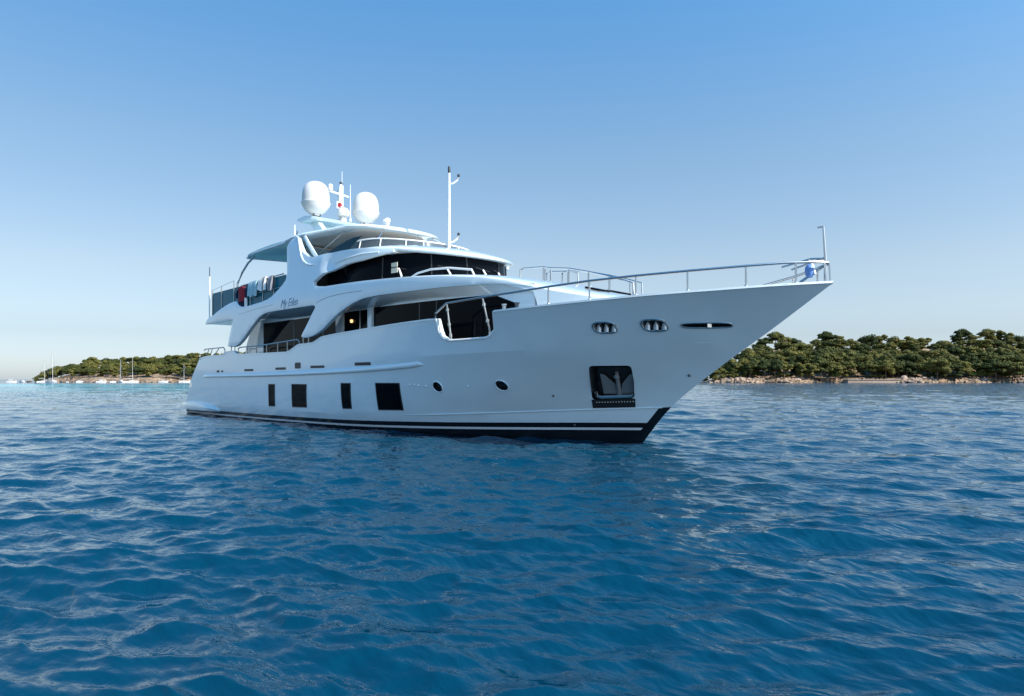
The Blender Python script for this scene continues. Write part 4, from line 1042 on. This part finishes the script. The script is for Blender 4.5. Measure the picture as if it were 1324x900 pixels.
# wet dark foot of the rocks is the rock material itself; boulders along the right shore
def rock_mat():
    m = bpy.data.materials.new('shore_rock'); m.use_nodes = True; n = m.node_tree.nodes; l = m.node_tree.links; b = n['Principled BSDF']; b.inputs['Roughness'].default_value = .85
    g = n.new('ShaderNodeNewGeometry'); sp = n.new('ShaderNodeSeparateXYZ'); l.new(g.outputs['Position'], sp.inputs[0])
    nz = n.new('ShaderNodeTexNoise'); nz.inputs['Scale'].default_value = .9; nz.inputs['Detail'].default_value = 5; l.new(g.outputs['Position'], nz.inputs['Vector'])
    cr = n.new('ShaderNodeValToRGB'); cr.color_ramp.elements[0].position = .35; cr.color_ramp.elements[0].color = (.20, .13, .095, 1); cr.color_ramp.elements[1].position = .6; cr.color_ramp.elements[1].color = (.42, .32, .25, 1); l.new(nz.outputs[0], cr.inputs[0])
    mr = n.new('ShaderNodeMapRange'); mr.inputs[1].default_value = .5; mr.inputs[2].default_value = 1.0; l.new(sp.outputs[2], mr.inputs[0])     # tide line stain of weed
    mx = n.new('ShaderNodeMix'); mx.data_type = 'RGBA'; mx.inputs[6].default_value = (.035, .03, .025, 1); l.new(mr.outputs[0], mx.inputs[0]); l.new(cr.outputs[0], mx.inputs[7]); l.new(mx.outputs[2], b.inputs['Base Color']); return m
ROCK = rock_mat()
def make_rock(seed):
    bm = bmesh.new(); bmesh.ops.create_icosphere(bm, subdivisions=2, radius=1); r = random.Random(seed)
    planes = [(Vector((r.gauss(0, 1), r.gauss(0, 1), r.gauss(0, 1))).normalized(), r.uniform(.55, .85)) for _ in range(9)]
    for v in bm.verts:
        for n_, d in planes:
            k = v.co.dot(n_)
            if k > d: v.co -= n_*(k-d)*.92
        v.co *= 1+r.uniform(-.05, .05)
    me = bpy.data.meshes.new('boulder'); bm.to_mesh(me); bm.free(); me.materials.append(ROCK); me.shade_smooth(); me.set_sharp_from_angle(angle=rad(28)); return me
rocks = [make_rock(i) for i in range(7)]
def put_rock(px, D, z, s, label, group):
    o = link('boulder', rnd.choice(rocks)); o.location = far(B(px), D, z); o.scale = (s*rnd.uniform(.9, 1.6), s*rnd.uniform(.8, 1.3), s*rnd.uniform(.5, .9)); o.rotation_euler = (rnd.uniform(-.3, .3), rnd.uniform(-.3, .3), rnd.uniform(0, 6))
    tag(o, label, 'boulder', group)
LR = 'pale weathered boulder in the rocky shore below the pine wood on the right'
for i in range(190):
    px = 905+(1440-905)*(i+rnd.random())/190; wob = 4*math.sin(px*.031)+2.5*math.sin(px*.083+1); e = max(.15, min(1, (488-tab(SIL_R, px))/14.))
    if 1092 < px < 1158 and rnd.random() < .8: continue
    d = rnd.uniform(-1, 8); s = rnd.uniform(.4, 1.5)*(.5+.5*e)*(.75+.55*math.sin(px*.06)*math.sin(px*.021+1))*(1.5 if rnd.random() < .08 else 1)
    put_rock(px, DR+wob+d, max(0, ground(px, d, SIL_R, DR, 2.2))*.95+.1, s, LR, 'boulders along the right shore')
LL = 'small pale boulder at the foot of the wooded island on the left'
for i in range(46):
    px = 30+(330-30)*(i+rnd.random())/46; wob = 4*math.sin(px*.031)+2.5*math.sin(px*.083+1)
    put_rock(px, DL+wob+rnd.uniform(-1, 2.5), rnd.uniform(0, .7), rnd.uniform(.4, 1.0), LL, 'boulders along the left shore')
# low stone quay on the right shore
mb = MB(); a = Vector(far(B(1093), DR-1)); b = Vector(far(B(1160), DR-1)); mid = (a+b)/2; dv = b-a
mb.box((0, 0, .6), (dv.length, 5, 1.6)); mb.box((0, -.1, 1.5), (dv.length+.4, 5.5, .25))
q = mb.build('stone_quay', mat('quay_stone', (.36, .27, .21), .9, var=.2, scale=1.5), None, bevel=.05); q.location = mid; q.rotation_euler = (0, 0, math.atan2(dv.y, dv.x)); tag(q, 'low pale stone quay at the water edge under the pines on the right', 'quay')

def tree_scale(o, s, sx=1): o.scale = (s*sx, s*sx, s)
def place_tree(px, d, top_y, D0, SIL, bank, label, group, first):
    D = D0+d; g = ground(px, d, SIL, D0, bank)-.3; zt = ztop(px, top_y, D); H = zt-g
    if H < 2.2: return
    H = min(H, rnd.choice([8.5, 10.5, 12.5, 14.5])); src = rnd.choice(pines)
    if src.name not in used: o = src; used.add(src.name)
    else: o = copy_tree(src)
    o.location = far(B(px), D, zt-H*1.0); o.rotation_euler = (0, 0, rnd.uniform(0, 6.28)); s = H/11.2; wx = rnd.uniform(.85, 1.2)/max(.55, s)**.35
    tree_scale(o, s, wx); tag(o, label, 'tree', group)
GR = 'umbrella pine in the dense wood on the right-hand island'
GL = 'pine in the dense wood on the left-hand island'
cnt = 0
for r, (d, n) in enumerate([(9, 42), (18, 38), (31, 38), (46, 38), (62, 40)]):
    t = r/4.
    for i in range(n):
        px = 905+(1370-905)*(i+rnd.uniform(.1, .9))/n; S_ = tab(SIL_R, px)
        y = S_+(464-S_)*(1-t)**1.1+rnd.uniform(-1.5, 3.5) if S_ < 464 else S_+rnd.uniform(0, 3)
        if r == 4: y = S_+rnd.choice([0, 1, 2, 4, 6, -1, -3.5, -5])
        place_tree(px, d+rnd.uniform(-4, 4), y, DR, SIL_R, 2.2, GR, 'pines of the wood on the right', 0)
for r, (d, n) in enumerate([(12, 26), (26, 28), (42, 30), (60, 32)]):
    t = r/3.
    for i in range(n):
        px = 42+(345-42)*(i+rnd.uniform(.1, .9))/n; S_ = tab(SIL_L, px)
        y = S_+(473-S_)*(1-t)**1.1+rnd.uniform(-1.2, 2) if S_ < 473 else S_+rnd.uniform(0, 2)
        if r == 3: y = S_+rnd.choice([0, .5, 1.5, 2.5, -1, -2])
        place_tree(px, d+rnd.uniform(-4, 4), y, DL, SIL_L, 2.6, GL, 'pines of the wood on the left', 0)
# bright shrubs
def make_shrub(seed):
    rng = np.random.RandomState(seed); t = empty('shrub'); cl = [(rng.uniform(-1.3, 1.3), rng.uniform(-1.3, 1.3), rng.uniform(.8, 2.2), rng.uniform(.8, 1.3), rng.uniform(.7, 1.1)) for _ in range(7)]
    mb = MB()
    for c in cl: mb.tube([(0, 0, -.4), (c[0], c[1], c[2])], [.08, .03], 4)
    mb.build('stem', BARK, t, fix=False); V, F = leaves(rng, cl, 60, .22); me = bpy.data.meshes.new('foliage'); me.from_pydata([tuple(v) for v in V], [], F); me.materials.append(LEAF2); link('foliage', me, t); return t
shr = [make_shrub(i+40) for i in range(3)]
SP = [(1268, 11, 1.1), (1279, 10, 1.3), (1290, 12, 1.45), (1301, 10, 1.4), (1313, 11, 1.6), (1324, 10, 1.5), (1336, 11, 1.5), (1256, 10, .9)]
for i, (px, d, s) in enumerate(SP):
    o = shr[i] if i < 3 else copy_tree(shr[i % 3]); g = ground(px, d, SIL_R, DR, 2.2); o.location = far(B(px), DR+d, g+.6); o.scale = (s, s, s*1.1); o.rotation_euler = (0, 0, i*1.3)
    tag(o, 'bright yellow-green shrub in front of the dark pines at the right edge', 'shrub', 'bright shrubs at the right edge')
SQ = [(925, 4), (934, 6), (946, 6), (955, 8), (1003, 9), (1012, 8), (1128, 9), (1138, 8), (1200, 9), (1212, 9), (1232, 9)]
for i, (px, d) in enumerate(SQ):
    o = copy_tree(shr[i % 3]); g = ground(px, d, SIL_R, DR, 2.2); s = .8+.3*(i % 3)*.5; o.location = far(B(px), DR+d, g+.1); o.scale = (s*1.2, s*1.2, s*.8)
    for c in o.children:
        if 'foliage' in c.name: c.data = c.data.copy(); c.data.materials[0] = LEAF
    tag(o, 'low olive-green bush above the rocks on the right shore', 'bush', 'low bushes above the right shore')

# ================================================================== small craft at anchor off the left island
GLASSB = mat('boat_window', (.02, .03, .04), .1)
HULLW = mat('boat_gelcoat', (.78, .78, .77), .3)
HULLB = mat('boat_navy', (.02, .04, .10), .3)
def boat_hull(mb, L, W, fb, m=0, m2=0):
    rings = []
    for t in np.linspace(0, 1, 9):
        x = -L/2+L*t; w = W/2*(1-max(0, (t-.35)/.65)**2.4)*(.9+.1*min(1, t*5)); w = max(w, .03); zt = fb*(1+.35*t*t)
        rings.append([(x, -w, zt), (x, -w*.95, zt*.5), (x-(.4 if t == 1 else 0), -w*.7, -.2), (x-(.4 if t == 1 else 0), w*.7, -.2), (x, w*.95, zt*.5), (x, w, zt)])
    mb.loft(rings, m)
def motorboat(L, kind):
    t = empty('motor_boat'); mb = MB(); boat_hull(mb, L, L*.33, L*.13); mb.build('hull', HULLW, t, angle=40)
    h = L*.13*1.1
    if kind != 'open':
        mb = MB(); mb.box((-.02*L, 0, h+L*.055), (L*.42, L*.24, L*.12), taper=.8); c = mb.build('cabin', HULLW, t, bevel=.06)
        mb = MB(); mb.box((-.01*L, 0, h+L*.07), (L*.40, L*.235, L*.05)); mb.build('cabin_window', GLASSB, c)
        if kind == 'fly':
            mb = MB(); mb.box((-.06*L, 0, h+L*.20), (L*.34, L*.22, L*.02)); 
            for x in (-.2, .06):
                for y in (-.09, .09): mb.tube([(x*L, y*L, h+L*.1), (x*L, y*L, h+L*.2)], .04, 5)
            mb.build('bimini', WHITEPAINT, t)
    else:
        mb = MB(); mb.box((0, 0, h+L*.02), (L*.1, L*.1, L*.12)); mb.build('console', HULLW, t, bevel=.05)
        mb = MB(); mb.box((.06*L, 0, h+L*.09), (L*.02, L*.12, L*.05), ry=-.4); mb.build('windscreen', GLASSB, t)
    mb = MB(); mb.box((-L*.53, 0, L*.08), (L*.07, L*.08, L*.16)); mb.build('outboard_motor', DARK, t, bevel=.04)
    mb = MB(); mb.tube([(L*.15, -L*.12, h), (L*.15, -L*.12, h+.5), (L*.47, 0, h+.65), (L*.15, L*.12, h+.5), (L*.15, L*.12, h)], .03, 5); mb.build('rail', STEEL, t)
    return t
def sailboat(L, H, hm):
    t = empty('sailing_boat'); mb = MB(); boat_hull(mb, L, L*.28, L*.10); mb.build('hull', hm, t, angle=40); h = L*.10
    mb = MB(); mb.box((.04*L, 0, h+L*.03), (L*.4, L*.18, L*.06), taper=.8); c = mb.build('cabin', HULLW, t, bevel=.05)
    mb = MB(); mb.box((.04*L, 0, h+L*.035), (L*.33, L*.182, L*.02)); mb.build('cabin_window', GLASSB, c)
    mb = MB(); mb.tube([(L*.08, 0, h), (L*.07, 0, H)], [.11, .07], 6); m = mb.build('mast', mat('mast_alloy', (.62, .60, .55), .4), t)
    mb = MB(); mb.tube([(L*.06, 0, h+1.4), (-L*.38, 0, h+1.5)], .07, 6); mb.tube([(L*.05, 0, h+1.62), (-L*.36, 0, h+1.68)], .16, 7, m=1); mb.build('boom', [WHITEPAINT, NAVYCLOTH], t)
    mb = MB()
    for a in ((L*.48, 0), (-L*.48, 0), (L*.05, L*.13), (L*.05, -L*.13)): mb.tube([(a[0], a[1], h), (L*.07, 0, H-.2)], .02, 4)
    for z in (.45, .7): mb.tube([(L*.07, -L*.06, H*z), (L*.07, L*.06, H*z)], .05, 5)
    mb.build('rigging', STEEL, m); return t
def at(o, px, D, rz, label, cat, group): o.location = far(B(px), D, 0); o.rotation_euler = (0, 0, YAW+rz); tag(o, label, cat, group)
G = 'boats anchored off the left island'
at(motorboat(5, 'fly'), 15, 372, .2, 'white motor boat with a flat sun top, nearest the left edge of the photo', 'motor boat', G)
at(motorboat(4.6, 'cabin'), 28.5, 374, 2.8, 'white motor boat, second from the left edge, off the tip of the island', 'motor boat', G)
at(sailboat(6.2, 13, HULLW), 56.5, 368, .5, 'white sailing boat with the shorter of the two bare masts off the island tip', 'sailing boat', G)
at(sailboat(8, 18.5, HULLW), 67, 364, -.4, 'white sailing boat with the tallest mast, standing clear above the tip of the island', 'sailing boat', G)
at(motorboat(4.4, 'cabin'), 102.5, 370, 1.2, 'small white cabin boat between the tall-masted sailing boat and the sun-topped boat in the bay', 'motor boat', G)
at(motorboat(5, 'fly'), 131, 372, .4, 'white motor boat with a sun top left of the pair of sailing boats', 'motor boat', G)
at(sailboat(6.2, 12.2, HULLW), 156.5, 366, 2.5, 'left sailing boat of the close pair in front of the wood', 'sailing boat', G)
at(sailboat(6.6, 13.6, HULLW), 170, 368, .6, 'right sailing boat of the close pair in front of the wood', 'sailing boat', G)
at(motorboat(5, 'cabin'), 211.5, 370, .1, 'white cabin boat alone off the sandy bank, left of the yacht stern', 'motor boat', G)
at(sailboat(5.5, 10.2, HULLW), 237.0, 374, 1.0, 'sailing boat with a thin mast right beside the yacht stern', 'sailing boat', G)
at(motorboat(3.6, 'open'), 241.5, 362, .3, 'small open white boat just left of the yacht stern', 'motor boat', G)
at(motorboat(3.4, 'open'), 87, 376, 2.2, 'small open boat close to the shore right of the tall mast', 'motor boat', G)
at(motorboat(3.6, 'open'), 146, 378, .9, 'small open boat close inshore just left of the pair of sailing boats', 'motor boat', G)
# ground far below the sea surface
me = bpy.data.meshes.new('sea_bed'); me.from_pydata([(-9000, -9000, -25), (9000, -9000, -25), (9000, 9000, -25), (-9000, 9000, -25)], [], [(0, 1, 2, 3)]); me.materials.append(SOIL); tag(link('sea_bed', me), kind='structure')
for p in pines:
    if p.name not in used:
        for c in list(p.children): bpy.data.objects.remove(c)
        bpy.data.objects.remove(p)
bpy.context.view_layer.update()
